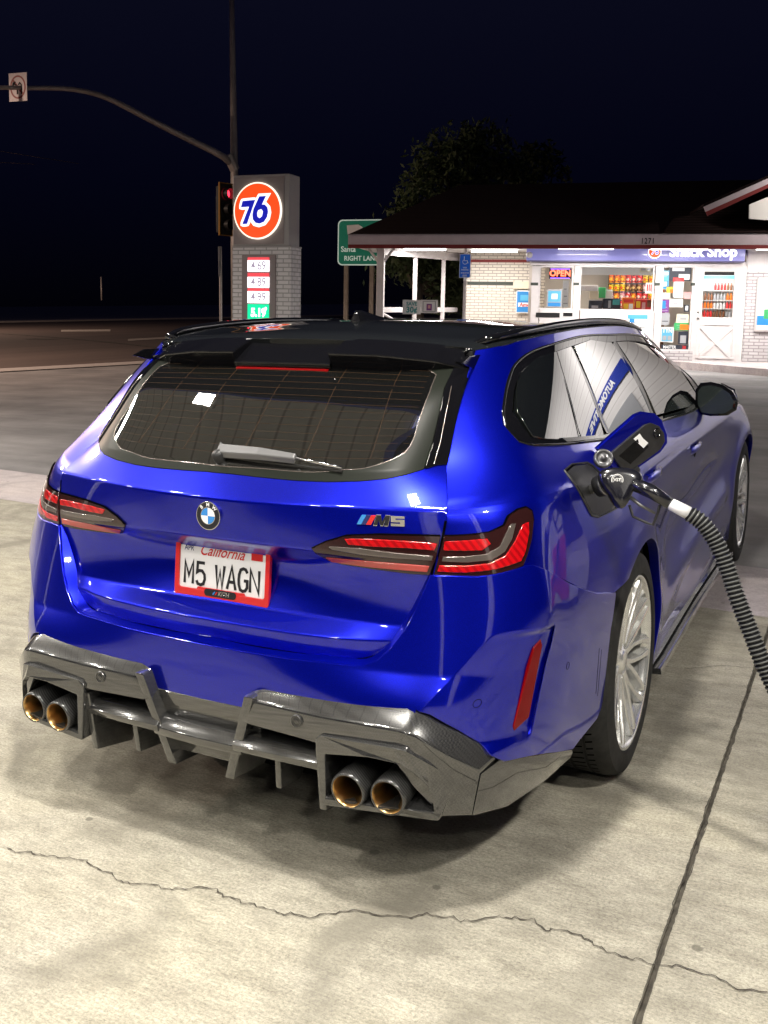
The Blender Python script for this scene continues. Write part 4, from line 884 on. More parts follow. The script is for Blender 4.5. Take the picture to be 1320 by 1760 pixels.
# rear sill blades between the wheels
for s_ in (1,-1):
    sk=empty('side_skirt',(0,0,0)); sk.parent=car
    P=[(1.56,.925,.20),(1.75,.925,.195),(2.6,.915,.185),(3.3,.92,.18),(3.62,.93,.18)]
    V=[];F=[]
    for y,x,z in P: V+=[(s_*(x-.06),y,z+.06),(s_*(x+.010),y,z+.05),(s_*(x+.016),y,z),(s_*(x-.06),y,z-.01)]
    for i in range(len(P)-1):
        for j in range(4): F.append((i*4+j,i*4+(j+1)%4,(i+1)*4+(j+1)%4,(i+1)*4+j))
    F+=[(0,1,2,3),tuple(range(16,20))]
    mesh('sill_cover',V,F,'gloss_black',sk,bev=.003)
    V=[];F=[]
    for y,x,z in P: V+=[(s_*(x-.03),y,z-.012),(s_*(x+.045),y,z-.006),(s_*(x+.048),y,z-.024),(s_*(x-.03),y,z-.03)]
    for i in range(len(P)-1):
        for j in range(4): F.append((i*4+j,i*4+(j+1)%4,(i+1)*4+(j+1)%4,(i+1)*4+j))
    F+=[(0,1,2,3),tuple(range(16,20))]
    mesh('sill_blade',V,F,'carbon',sk,bev=.002)
    MB().box(s_*.83,s_*.935,1.50,1.60,.13,.25).build('sill_end',  'plastic',sk,bev=.01)
# ================================================ WHEELS
def wheel(side,xc,yc,R,rt,wd,front):
    w=empty('wheel',(0,0,0)); w.parent=car; z=rt-.003; xf=side*xc; ax=(side,0,0); c=(xf,yc,z)
    # tyre: sidewall, shoulder and grooved tread
    pr=[(R+.002,-.006),(R+.006,.004),(R+.03,.007),(rt-.045,.004),(rt-.018,-.004),(rt-.006,-.022),(rt-.001,-.045)]
    g=[-.075,-.130,-.185,-.235]
    for q in g: pr+=[(rt,q+.006),(rt-.008,q+.005),(rt-.008,q-.005),(rt,q-.006)]
    pr+=[(rt-.002,-wd+.04),(rt-.02,-wd+.008),(rt-.06,-wd),(R+.0,-wd+.01)]
    ty=MB().lathe(pr,c,ax,96).build('tyre','rubber',w,smooth_=True)
    es=ty.modifiers.new('e','EDGE_SPLIT'); es.split_angle=.6
    mb=MB(); n=76
    for k in range(n):
        a=2*math.pi*k/n; 
        for q0,q1,sk in ((-.048,-.070,.02),(-.082,-.124,.03),(-.136,-.178,-.03),(-.192,-.228,.03)):
            r0=rt+.0009
            def pt(q,da,r): b=a+da; return (xf+side*q,yc+r*math.cos(b),z+r*math.sin(b))
            mb.add([pt(q0,-.008,r0),pt(q0,.008,r0),pt(q1,.008+sk,r0),pt(q1,-.008+sk,r0)],[(0,1,2,3)])
    mb.build('tread_cuts','void',w)
    MB().lathe([(R-.024,-.030),(R-.012,-.016),(R-.010,-.003),(R-.002,.0),(R+.003,-.003),(R+.004,-.012)],c,ax,72).build('rim','alloy',w,smooth_=True)
    MB().lathe([(R-.004,-.20),(R-.03,-.17),(R-.037,-.05),(R-.024,-.030)],c,ax,72).build('rim_barrel','alloy_dark',w,smooth_=True)
    for k in range(5):
        mb=MB()
        for j in (0,1):
            a0=2*math.pi*(k+.5*j)/5+.2
            for s_ in (-1,1):
                a1=a0+s_*.235
                def P(a,r,h,t,sgn): # point at angle a, radius r, height h along axle, lateral t
                    return (xf+side*h,yc+r*math.cos(a)-t*math.sin(a)*sgn,z+r*math.sin(a)+t*math.cos(a)*sgn)
                secs=[]
                for tt,wid,h0,h1 in ((0,.017,-.034,-.080),(.35,.0145,-.027,-.072),(.7,.0135,-.015,-.058),(1,.019,-.003,-.040)):
                    r=.055+(R-.020-.055)*tt; a=a0+s_*.03+(a1-a0-s_*.03)*tt**1.1
                    secs.append([P(a,r,h0,-wid*.55,1),P(a,r,h0,wid*.55,1),P(a,r,h1,wid,1),P(a,r,h1,-wid,1)])
                V=[p for q in secs for p in q]; F=[(i*4+b,i*4+(b+1)%4,(i+1)*4+(b+1)%4,(i+1)*4+b) for i in range(3) for b in range(4)]+[(0,1,2,3)]
                mb.add(V,F)
            # web joining neighbours at the rim
            a=a0; 
        o=mb.build('spoke_pair','alloy',w,bev=.0025)
        bm=bmesh.new(); bm.from_mesh(o.data); bmesh.ops.recalc_face_normals(bm,faces=bm.faces); bm.to_mesh(o.data); bm.free()
    MB().lathe([(.075,-.085),(.075,-.055),(.066,-.040),(.036,-.036),(.034,-.030),(.030,-.028),(0,-.027)],c,ax,36).build('hub','alloy',w,smooth_=True)
    MB().lathe([(.205,-.115),(.205,-.145),(.08,-.145),(.08,-.115),(.205,-.115)],c,ax,60).build('brake_disc','disc',w)
    P=arc(0,0,.215,150,215,8) if not front else arc(0,0,.215,-35,30,8); Q=arc(0,0,.135,150,215,8)[::-1] if not front else arc(0,0,.135,-35,30,8)[::-1]
    MB().prism([(yc+a,z+b) for a,b in P+Q],side*(xc-.075),side*(xc-.16),'x').build('brake_caliper','caliper',w,bev=.006)
    return w
for s_ in (1,-1):
    wheel(s_,.963,1.117,.284,.370,.30,False); wheel(s_,.957,4.123,.272,.371,.285,True)
# ================================================ BADGES, PLATE, WIPER
# number plate: local frame, x right, y up, z towards the viewer
pp_=empty('number_plate',(0,0,0)); pp_.parent=car
PM=frame3((0,.160,.7825),(1,0,0),(0,.10,1)); PW,PH=.1625,.0855
def rrect(w,h,r,n=6): return [(sx*(w-r)+r*math.cos(a),sy*(h-r)+r*math.sin(a)) for sx,sy,a0 in ((1,1,0),(-1,1,90),(-1,-1,180),(1,-1,270)) for a in [math.radians(a0+90*i/n) for i in range(n+1)]]
def flat(name,P,z0,z1,m,par,MX,bev=0,hole=None,**k):
    if hole is None:
        mb=MB().prism(P,z0,z1,'z')
    else:
        mb=MB(); n=len(P); V=[(x,y,z) for Q,z in ((P,z0),(P,z1),(hole,z1),(hole,z0)) for x,y in Q]
        mb.add(V,[(a*n+i,a*n+(i+1)%n,(a+1)*n+(i+1)%n,(a+1)*n+i) for a in range(3) for i in range(n)])
    mb.V=[tuple(MX@Vector(v)) for v in mb.V]; o=mb.build(name,m,par,bev=bev,**k)
    bm=bmesh.new(); bm.from_mesh(o.data); bmesh.ops.recalc_face_normals(bm,faces=bm.faces); bm.to_mesh(o.data); bm.free(); return o
M['plate_white']=mat('plate_white',(.74,.74,.76),.35)
flat('plate_sheet',rrect(.156,.079,.012),-.004,.0,'plate_white',pp_,PM)
flat('plate_frame',rrect(PW,PH,.013),-.006,.006,'red',pp_,PM,hole=[(x,y+.006) for x,y in rrect(.148,.0655,.007)],bev=.0015)
flat('frame_tab',[(-.095,-.078),(.095,-.078),(.080,-.052),(-.080,-.052)],.0012,.005,'red',pp_,PM,bev=.001)
flat('frame_pill',rrect(.055,.0105,.010),0,.0015,'black',pp_,PM@Matrix.Translation((0,-.064,.0052)))
text('frame_lettering','KITH',.017,'silver',pp_,PM@Matrix.Translation((.012,-.0642,.0071)),off=.0004,shear=.2)
flat('pill_stripe',[(-.026,-.0685),(-.022,-.0685),(-.016,-.0595),(-.020,-.0595)],.0068,.0072,'lightblue',pp_,PM); flat('pill_stripe',[(-.018,-.0685),(-.014,-.0685),(-.008,-.0595),(-.012,-.0595)],.0068,.0072,'red',pp_,PM)
def stroke(P,w):
    P=[np.array(p,float) for p in P]; L=[];R_=[]
    for i,p in enumerate(P):
        a=P[i]-P[i-1] if i>0 else P[1]-P[0]; b=P[i+1]-P[i] if i<len(P)-1 else a; a/=np.linalg.norm(a); b/=np.linalg.norm(b); t=a+b; t/=max(np.linalg.norm(t),1e-6); n=np.array((-t[1],t[0])); k=w/2/max(.45,abs(n@np.array((-a[1],a[0]))))
        L.append(p+n*k); R_.append(p-n*k)
    return L+R_[::-1]
GL={'M':[[(0,0),(0,1),(.5,.35),(1,1),(1,0)]],'5':[[(.95,1),(.1,1),(.05,.56),(.3,.64),(.65,.64),(.95,.48),(1,.28),(.85,.06),(.5,0),(.15,.04),(0,.18)]],'W':[[(0,1),(.22,0),(.5,.75),(.78,0),(1,1)]],'A':[[(0,0),(.5,1),(1,0)],[(.2,.33),(.8,.33)]],'G':[[(.98,.82),(.78,.97),(.5,1),(.2,.94),(.03,.72),(0,.5),(.03,.28),(.2,.06),(.5,0),(.8,.04),(1,.18),(1,.47),(.6,.47)]],'N':[[(0,0),(0,1),(1,0),(1,1)]]}
for ch,x in zip('M5WAGN',(-.115,-.073,-.006,.034,.073,.112)):
    mb=MB()
    for i_,st_ in enumerate(GL[ch]):
        pts=stroke([(x-.0145+a*.029,-.047+b*.064) for a,b in st_],.0090); n=len(pts)//2
        V=[tuple(PM@Vector((p[0],p[1],.0012+.0002*i_))) for p in pts]; mb.add(V,[(k,k+1,2*n-2-k,2*n-1-k) for k in range(n-1)])
    mb.build('plate_character','darkblue' if False else 'black',pp_)
text('plate_state','California',.044,'red',pp_,PM@Matrix.Translation((-.004,.054,.0008)),off=.0004,shear=.45,sx=.90)
text('plate_month','APR',.022,'darkblue',pp_,PM@Matrix.Translation((-.117,.056,.0008)),off=.0002,sx=.85)
flat('plate_sticker',[(.098,.044),(.136,.044),(.136,.065),(.098,.065)],.0004,.0010,'red',pp_,PM)
MB().lathe([(0,-.007),(.008,-.006),(.012,0),(.012,.006)],tuple(PM@Vector((.024,.083,.008))),(0,1,.1),20).build('plate_camera','gloss_black',pp_,smooth_=True)
# roundel
rd_=empty('roundel',(0,0,0)); rd_.parent=car
n_=R.nrm([0.],[float(R.inv(np.array([(0,.957)]),axes=(0,2))[0,1])])[0]; RM_=frame3((0,.099,.957),(1,0,0),(0,-n_[2],-n_[1]) if n_[1]>0 else (0,n_[2],-n_[1]))
def circ_(r,n=48): return [(r*math.cos(2*math.pi*i/n),r*math.sin(2*math.pi*i/n)) for i in range(n)]
flat('badge_ring',circ_(.0405),-.008,.0012,'silver',rd_,RM_,bev=.0008); flat('badge_field',circ_(.0380),.0,.0016,'black',rd_,RM_); flat('badge_inner_ring',circ_(.0245),.0,.0021,'silver',rd_,RM_)
for k in range(4):
    P=[(0,0)]+[(.0225*math.cos(math.radians(90*k+7.5*i)),.0225*math.sin(math.radians(90*k+7.5*i))) for i in range(13)]
    flat('badge_quarter',P,.001,.0026,'lightblue' if k%2 else 'white',rd_,RM_)
for ch,a in (('B',133),('M',90),('W',47)):
    t=math.radians(a); text('badge_letter',ch,.0145,'white',rd_,RM_@Matrix.Translation((.0312*math.cos(t),.0312*math.sin(t),.0019))@Matrix.Rotation(t-math.pi/2,4,'Z'),off=.0004)
# model badge
bq=[(0.502, 0.171, 0.98)]; uv=R.inv(np.array(bq))[0]; X=R.pos(*uv)[0]; N=R.nrm(*uv)[0]; tx=R.pos(uv[0]+.02,uv[1])[0]-R.pos(uv[0]-.02,uv[1])[0]
BM=frame3(X+N*.004,tx,(0,0,1)); bd=empty('model_badge',(0,0,0)); bd.parent=car
if (BM.to_3x3()@Vector((0,0,1))).dot(Vector(N))<0: BM=frame3(X+N*.004,-tx,(0,0,1))
def par_(x0,w,m_,s=.35,h=.0125): flat('badge_stripe',[(x0-h*s,-h),(x0+w-h*s,-h),(x0+w+h*s,h),(x0+h*s,h)],-.003,.002,m_,bd,BM)
par_(-.060,.012,'lightblue',.55); par_(-.047,.011,'darkblue',.55); par_(-.035,.013,'red',.55)
Mp=[(-.022,-.0135),(-.012,-.0135),(-.009,.003),(-.003,-.0135),(.003,-.0135),(.010,.003),(.006,-.0135),(.016,-.0135),(.022,.0135),(.010,.0135),(.001,-.003),(-.002,.0135),(-.014,.0135)]
flat('badge_letter',Mp,-.003,.0022,'black',bd,BM,bev=.0006)
F5=[(.024,-.0135),(.060,-.0135),(.060,.004),(.036,.004),(.036,.0068),(.060,.0068),(.060,.0135),(.024,.0135),(.024,-.003),(.048,-.003),(.048,-.0065),(.024,-.0065)]
flat('badge_digit',F5,-.003,.0022,'silver',bd,BM,bev=.0006)
flat('badge_letter_edge',[(x*1.04,y*1.12) for x,y in Mp],-.003,.0012,'silver',bd,BM)
# wiper
wp=[(-0.021, 0.205, 1.114), (0.112, 0.204, 1.11), (0.229, 0.207, 1.104), (0.366, 0.212, 1.093)]
wq=R.inv(np.array(wp)); wX=R.pos(wq[:,0],wq[:,1]); wN=R.nrm(wq[:,0],wq[:,1]); wi=empty('rear_wiper',(0,0,0)); wi.parent=car
dn=np.array((0,-.55,-.6)); 
V=[]
for X,N,h,o_ in zip(wX[:3],wN[:3],(.036,.031,.022),(.030,.036,.034)): V+=[X+N*(o_-.012)-dn*h*.6,X+N*o_-dn*h*.5,X+N*o_+dn*h*.5,X+N*(o_-.02)+dn*h*.75]
mesh('wiper_arm',V,[(i*4+j,i*4+(j+1)%4,(i+1)*4+(j+1)%4,(i+1)*4+j) for i in range(2) for j in range(4)]+[(0,1,2,3),(8,9,10,11)],'wiper_grey' if 'wiper_grey' in M else mat('wiper_satin',(.15,.15,.155),.35,metal=.3,coat=.5),wi,bev=.004,seg=3)
MB().tube([tuple(wX[2]+wN[2]*.024),tuple(wX[3]+wN[3]*.016)],[.006,.004],8).build('wiper_rod','chrome',wi,smooth_=True)
MB().tube([tuple(wX[0]+wN[0]*.008+dn*.012),tuple(wX[1]+wN[1]*.006+dn*.014),tuple(wX[3]+wN[3]*.006+dn*.006)],[.006,.006,.004],6).build('wiper_blade','plastic',wi)
MB().lathe([(.020,0),(.018,.025),(.010,.032),(0,.033)],tuple(wX[0]+dn*.02),tuple(wN[0]),20).build('wiper_pivot','plastic',wi,smooth_=True)
# door mirrors and handles
MR=[(0.869, 1.114), (0.887, 1.14), (0.928, 1.147), (0.975, 1.137), (1.015, 1.111), (1.037, 1.073), (1.031, 1.035), (0.998, 1.011), (0.933, 1.005), (0.891, 1.011), (0.871, 1.05)]
cx_=sum(p[0] for p in MR)/len(MR); cz_=sum(p[1] for p in MR)/len(MR)
def scl(P,k,dx=0,dz=0): return [(cx_+(x-cx_)*k+dx,cz_+(z-cz_)*k+dz) for x,z in P]
for s_ in (1,-1):
    mm=empty('door_mirror',(0,0,0)); mm.parent=car
    sheet('mirror_housing',[[(s_*x,y,z) for x,z in scl(MR,k,dx)] for k,y,dx in ((1.10,2.872,0),(1.16,2.90,0),(1.10,2.96,-.005),(.85,3.01,-.01),(.5,3.04,-.015))],'gloss_black',mm,mirror=False,smooth_=True)
    flat('mirror_glass',[(s_*x,z) for x,z in scl(MR,.96)],2.868,2.871,mat('mirror_glass',(.02,.025,.025),.01,metal=.0,coat=1.,spec=1.),mm,Matrix(((1,0,0,0),(0,0,1,0),(0,1,0,0),(0,0,0,1))))
    MB().tube([(s_*(cx_+.01),2.99,cz_+.062),(s_*(cx_+.07),2.96,cz_+.035),(s_*(cx_+.095),2.93,cz_-.02)],[.010,.014,.008],8).build('mirror_trim','silver',mm,smooth_=True)
    sheet('mirror_foot',[[(s_*(cx_-.06),2.92,cz_-.03),(s_*(cx_-.06),3.0,cz_-.03),(s_*(cx_-.06),3.0,cz_-.06),(s_*(cx_-.06),2.92,cz_-.06)],[(s_*.86,2.92,cz_-.05),(s_*.86,3.05,cz_-.05),(s_*.86,3.05,cz_-.085),(s_*.86,2.92,cz_-.085)]],'gloss_black',mm,mirror=False,bev=.004)
def handle(y,z):
    uv=T.inv(np.array([(y,z)]),axes=(1,2))[0]
    for s_ in (1,-1):
        h=empty('door_handle',(0,0,0)); h.parent=car
        V=[];F=[]
        for i,(dy,o_) in enumerate(((-.12,.002),(-.10,.012),(0,.020),(.10,.012),(.12,.002))):
            X=T.pos(uv[0]+dy,uv[1])[0]+np.array((o_,0,0))
            for dz,dxx in ((-.017,-.006),(-.010,.003),(.012,.004),(.018,-.006)): V.append((s_*(X[0]+dxx),X[1],X[2]+dz))
        for i in range(4):
            for j in range(3): F.append((i*4+j,i*4+j+1,(i+1)*4+j+1,(i+1)*4+j))
        mesh('handle_grip',V,F,'paint',h,smooth_=True)
        X=T.pos(uv[0],uv[1])[0]; MB().lathe([(.03,.001),(.0,-.006)],(s_*(X[0]+.002),X[1],X[2]-.012),(s_,0,0),20).build('handle_cup','gap',h)
handle(2.42,.905); handle(1.40+.0,.945)
# ================================================ FUEL FLAP (open), NOZZLE, HOSE
fl=empty('fuel_flap',(0,0,0)); fl.parent=car
fu_=T.inv(np.array(fuel)); fc=fu_.mean(0)
patch(T,[fu_],'flap_recess','gloss_black',fl,raw=True,off=.0012,rim=.002,step=.02,soft=.0005)
patch(T,[fc+(fu_-fc)*.90],'recess_floor','plastic',fl,raw=True,off=.0020,rim=.001,step=.02,soft=.0003)
ribbon(T,fu_,.0045,'recess_lip','plastic',fl,off=.0025,raw=True,closed=True,th=.002)
FP=[(0.882, 0.902, 1.097), (0.921, 0.962, 1.141), (0.967, 1.03, 1.192), (0.984, 1.057, 1.199), (1.012, 1.098, 1.191), (1.03, 1.126, 1.168), (1.044, 1.147, 1.118), (1.045, 1.148, 1.092), (1.029, 1.124, 1.064), (0.981, 1.053, 1.025), (0.944, 0.997, 0.995), (0.921, 0.961, 1.028)]
FI=[(0.908, 0.942, 1.079), (0.942, 0.993, 1.115), (0.985, 1.058, 1.159), (0.999, 1.079, 1.163), (1.018, 1.108, 1.151), (1.03, 1.126, 1.128), (1.033, 1.131, 1.101), (1.023, 1.115, 1.076), (0.981, 1.052, 1.039), (0.945, 0.998, 1.012), (0.931, 0.977, 1.032)]
FL=[(0.957, 1.017, 1.118), (0.971, 1.037, 1.133), (0.979, 1.049, 1.117), (0.992, 1.068, 1.101), (0.981, 1.053, 1.086), (0.969, 1.034, 1.102)]
FD=[(0.925, 0.968, 1.069), (0.97, 1.035, 1.12), (0.993, 1.071, 1.088), (0.952, 1.009, 1.04)]
nn=np.array((.83,-.55,0)); 
def plate3(name,P,a,b,m,par,bev=0,**k):
    P=np.array(P); V=list(P+nn*a)+list(P+nn*b); n=len(P)
    o=mesh(name,V,[tuple(range(n)),tuple(range(n,2*n))[::-1]]+[(i,(i+1)%n,n+(i+1)%n,n+i) for i in range(n)],m,par,bev=bev,**k)
    bm=bmesh.new(); bm.from_mesh(o.data); bmesh.ops.recalc_face_normals(bm,faces=bm.faces); bm.to_mesh(o.data); bm.free(); return o
FPs=resamp(np.array(FP),.02,True); FIs=resamp(np.array(FI),.02,True)
plate3('flap_skin',FPs,-.022,-.006,'paint',fl,bev=.003); plate3('flap_liner',FIs,-.006,.004,'plastic',fl,bev=.002)
plate3('flap_label',FD,.0045,.0052,'gloss_black',fl); plate3('label_print',FL,.0053,.0058,'white',fl)
HG=[(0.972, 1.038, 1.021), (0.94, 0.99, 0.996)]; hx=T.pos(*T.inv(np.array([(.93,.95,.97)]))[0])[0]
MB().tube([HG[0],HG[1],tuple(hx+np.array((.012,0,0)))],.011,8).build('flap_hinge','plastic',fl,smooth_=True)
hc=np.array([(1.012, 1.099, 1.13)][0]); MB().lathe([(.016,.004),(.015,.010),(.010,.010),(.009,.002),(0,.002)],tuple(hc),tuple(nn),24).build('cap_holder','gloss_black',fl,smooth_=True)
cp=(0.93, 0.76, 1.09); MB().lathe([(.026,-.014),(.028,-.008),(.028,.004),(.022,.009),(.020,.004),(.006,.004),(.006,.012),(0,.012)],cp,(.35,-.85,.35),28).build('filler_cap',mat('cap_grey',(.07,.07,.075),.3,coat=.8,metal=.3),fl,smooth_=True)
nz=empty('fuel_nozzle',(.95,.75,1.0),label='black fuel nozzle pushed into the open filler of the blue car',cat='fuel nozzle')
def rel(P): return [tuple(np.array(p)-np.array((.95,.75,1.0))) for p in P]
M['nozzle_black']=mat('nozzle_cover',(.008,.008,.012),.22,coat=.8,coat_r=.08)
sp0=(0.9, 0.72, 1.0); sp1=(0.95, 0.704, 1.025); hd=(0.985, 0.678, 1.039)
MB().tube(rel([sp0,sp1]),[.013,.013],14).build('spout','alloy_dark',nz,smooth_=True)
MB().tube(rel([tuple(np.array(sp0)*.45+np.array(sp1)*.55),sp1,hd]),[.030,.034,.030],20).build('splash_guard','plastic',nz,smooth_=True)
MB().tube(rel([tuple(np.array(sp1)*.8+np.array(hd)*.2),tuple(np.array(sp1)*.65+np.array(hd)*.35)]),[.036,.036],24).build('guard_ring','alloy_dark',nz,smooth_=True)
hn=np.array((.35,-.88,.30)); hn/=np.linalg.norm(hn)
HP=[(0.937, 0.664, 1.054), (0.946, 0.673, 1.07), (0.978, 0.688, 1.077), (1.014, 0.702, 1.074), (1.045, 0.71, 1.062), (1.053, 0.705, 1.04), (1.036, 0.693, 1.024), (1.02, 0.672, 0.98), (1.007, 0.662, 0.966), (0.987, 0.657, 0.977), (0.968, 0.659, 1.004), (0.948, 0.659, 1.026)]
HPs=smooth(np.array(HP),.012,closed=True); nn=hn
V=[];n=len(HPs); cH=HPs.mean(0)
for a,k in ((-.030,.80),(-.022,.96),(0,1.),(.018,.97),(.027,.84),(.029,.5)): V+=list(cH+(HPs-cH)*k+hn*a)
V=rel(V); F=[(r_*n+i,r_*n+(i+1)%n,(r_+1)*n+(i+1)%n,(r_+1)*n+i) for r_ in range(5) for i in range(n)]+[tuple(range(n))[::-1],tuple(range(5*n,6*n))]
mesh('nozzle_head',V,F,'nozzle_black',nz,smooth_=True)
HM=frame3(np.array(hd)+hn*.0295-np.array((.95,.75,1.0))+np.array((0,0,.002)),(hn[1]*-1,hn[0],0),(0,0,1))
flat('logo_ring',circ_(.0165,32),0,.001,'white',nz,HM,hole=circ_(.0145,32)); flat('logo_ring',circ_(.0125,32),0,.001,'white',nz,HM,hole=circ_(.0115,32))
text('logo_lettering','VST',.0125,'white',nz,HM@Matrix.Translation((0,0,.001)),off=.0003)
h0=(1.027, 0.683, 1.038); h1=(1.082, 0.687, 1.018); h2=(1.133, 0.688, 0.988); h3=(1.152, 0.686, 0.98); h4=(1.182, 0.689, 0.966)
MB().tube(rel([h0,h1,h2]),[.0195,.0205,.0165],18).build('grip','nozzle_black',nz,smooth_=True)
MB().tube(rel([h2,tuple(np.array(h2)*.8+np.array(h3)*.2),h3,h4]),[.014,.017,.0175,.0185],20).build('swivel',mat('swivel_white',(.7,.7,.72),.4),nz,smooth_=True)
gp=[(1.024, 0.684, 0.975), (1.034, 0.685, 0.943), (1.071, 0.692, 0.928), (1.087, 0.694, 0.923), (1.1, 0.695, 0.96), (1.104, 0.694, 0.981)]
MB().tube(rel(gp),.0042,8).build('trigger_guard','plastic',nz,smooth_=True)
MB().tube(rel([(1.017, 0.684, 1.004), (1.052, 0.688, 0.977), (1.092, 0.696, 0.956)]),[.006,.005,.004],8).build('trigger','alloy_dark',nz,smooth_=True)
hp=[h4]+[(1.217, 0.693, 0.941), (1.253, 0.695, 0.893), (1.286, 0.692, 0.822), (1.313, 0.685, 0.751), (1.347, 0.681, 0.672), (1.375, 0.676, 0.607), (1.405, 0.673, 0.544), (1.465, 0.668, 0.437)]+[(1.62,.66,.27),(1.95,1.0,.17),(2.3,1.6,.3),(2.56,2.3,.85)]
HS=smooth(np.array(hp),.0029); rr=[.0232 if (i//2)%2 else .0192 for i in range(len(HS))]
hb=MB().tube([tuple(p) for p in HS],rr,18); nF=18*(len(HS)-1); hb.I=[0 if (k<nF and ((k//18)//2)%2) else 1 for k in range(len(hb.F))]
o=hb.build('fuel_hose',[mat('hose_rubber_lit',(.13,.135,.135),.4,coat=.3),mat('hose_groove_shade',(.008,.008,.009),.6,spec=.1)],None,smooth_=False)  # one rubber in two tones: rib highlights and groove shade put into the colour
tag(o,label='black ribbed fuel hose hanging from the nozzle towards the pump',cat='hose')
# ================================================ THE SHOP (its own level frame: the forecourt slopes a little)
SX=Vector((0.9584, 0.2847, -0.0194)); SU=Vector((0.0183, 0.0066, 0.9998)); SYv=SU.cross(SX); SO=Vector((-2.1666, 22.548, 0.15))
SM=Matrix([[SX[i],SYv[i],SU[i],SO[i]] for i in range(3)]+[[0,0,0,1]])
def sempty(name,**k): return empty(name,mw=SM,**k)
def place(o): o.matrix_world=SM; return o
# painted brick
def brickmat(name,c1,c2,mortar,sc_=1.,bw=.22,rh=.075,bumpd=.012):
    m=mat(name,c1,.6); t=nd(m,'ShaderNodeTexCoord'); sx=nd(m,'ShaderNodeSeparateXYZ'); ln(m,t.outputs['Object'],sx.inputs[0])
    ad=nd(m,'ShaderNodeMath',operation='ADD'); ln(m,sx.outputs[0],ad.inputs[0]); ln(m,sx.outputs[1],ad.inputs[1])
    cb=nd(m,'ShaderNodeCombineXYZ'); ln(m,ad.outputs[0],cb.inputs[0]); ln(m,sx.outputs[2],cb.inputs[1])
    b=nd(m,'ShaderNodeTexBrick'); b.inputs['Scale'].default_value=sc_; b.inputs['Brick Width'].default_value=bw; b.inputs['Row Height'].default_value=rh; b.inputs['Mortar Size'].default_value=.009; b.inputs['Color1'].default_value=(*c1,1); b.inputs['Color2'].default_value=(*c2,1); b.inputs['Mortar'].default_value=(*mortar,1)
    ln(m,cb.outputs[0],b.inputs[0]); ln(m,b.outputs[0],bsdf(m).inputs['Base Color'])
    inv=nd(m,'ShaderNodeMath',operation='SUBTRACT'); inv.inputs[0].default_value=1; ln(m,b.outputs[1],inv.inputs[1]); bump(m,inv.outputs[0],bumpd,1.); return m
M['brick']=brickmat('painted_brick',(.74,.68,.60),(.66,.61,.54),(.36,.32,.28))
M['brick_sign']=brickmat('painted_brick_white',(.92,.88,.88),(.84,.80,.80),(.50,.47,.46))
M['brick_cool']=brickmat('painted_brick_cool',(.60,.57,.58),(.52,.49,.50),(.30,.27,.28))
M['trim']=noisy('white_timber',(.66,.62,.62),(.74,.70,.70),5,.5); M['fascia']=noisy('mauve_fascia',(.50,.42,.46),(.58,.50,.54),3,.6); M['oxide']=mat('oxide_red',(.20,.02,.02),.6)
m=M['shingle']=mat('roof_shingle',(.03,.018,.016),.95,spec=.1); co=obj_co(m); w_=nd(m,'ShaderNodeTexWave',wave_type='BANDS',bands_direction='Y'); w_.inputs['Scale'].default_value=2.2; w_.inputs['Distortion'].default_value=1.2; w_.inputs['Detail Scale'].default_value=3; ln(m,co,w_.inputs[0]); ln(m,ramp(m,w_.outputs['Fac'],[(.1,(.010,.006,.006)),(.6,(.026,.016,.015))]),bsdf(m).inputs['Base Color'])
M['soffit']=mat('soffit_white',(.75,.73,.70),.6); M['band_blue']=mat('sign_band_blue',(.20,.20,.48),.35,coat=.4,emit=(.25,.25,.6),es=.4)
M['dark_band']=mat('dark_band',(.05,.06,.05),.5); M['pane']=mat('shop_glass',(1,1,1),.0,trans=1.,ior=1.1,spec=.3)
sh=sempty('corner_shop',label='low brick shop with brown roof, white porch and lit windows',cat='shop')
def rb(mb,r,y0,y1,i=0): return mb.box(r[0],r[1],y0,y1,r[2],r[3],i)
def spart(name,m,rects,y0,y1,par=None,bev=0):
    mb=MB()
    for r in rects: rb(mb,r,y0,y1)
    return mb.build(name,m,par or sh,bev=bev)
ZB=-.05
spart('front_wall','trim',[(-3.825, 1.047, 2.182, 2.29), (-3.785, -3.593, 0.12, 2.168), (-2.789, -2.64, 0.143, 2.174), (-0.934, -0.79, 0.076, 2.184), (-0.072, -0.007, -0.04, 2.189), (0.965, 1.067, -0.04, 2.195), (-3.573, -2.767, 0.131, 1.135), (-2.617, -0.91, 0.137, 1.129)],0.,.12)
spart('base_brick','brick_cool',[(-0.735, -0.017, -0.078, 0.21)],-.01,.12)
r0=(1.077, 1.594, -0.249, 2.051); spart('side_wall','brick_cool',[(r0[0],9.,-.3,r0[3])],0.,.2)
spart('upper_wall','trim',[(r0[0],9.,r0[3]+.003,2.75)],.01,.2)
spart('dark_strip','dark_band',[(-3.807, -3.629, 1.705, 1.774), (-2.806, -2.671, 1.714, 1.783), (-0.959, -0.829, 1.725, 1.793), (-0.148, -0.045, 1.733, 1.8)],-.006,.0)
spart('letter_slot','plastic',[(-3.656, -3.095, 0.945, 1.056), (-3.014, -2.796, 0.98, 1.063)],-.008,.0)
bl=(-5.457, -3.772, 0.087, 2.643)
spart('recessed_wall','brick',[(bl[0],bl[1]+.3,-.3,2.75)],1.5,1.7)
spart('return_wall','brick',[(bl[1]+.08,bl[1]+.2,-.3,2.75)],.12,1.5)
spart('red_course','oxide',[(-5.456, -3.837, 2.304, 2.378)],1.485,1.5); spart('dark_course','dark_band',[(-5.439, -4.269, 1.733, 1.815)],1.485,1.5)
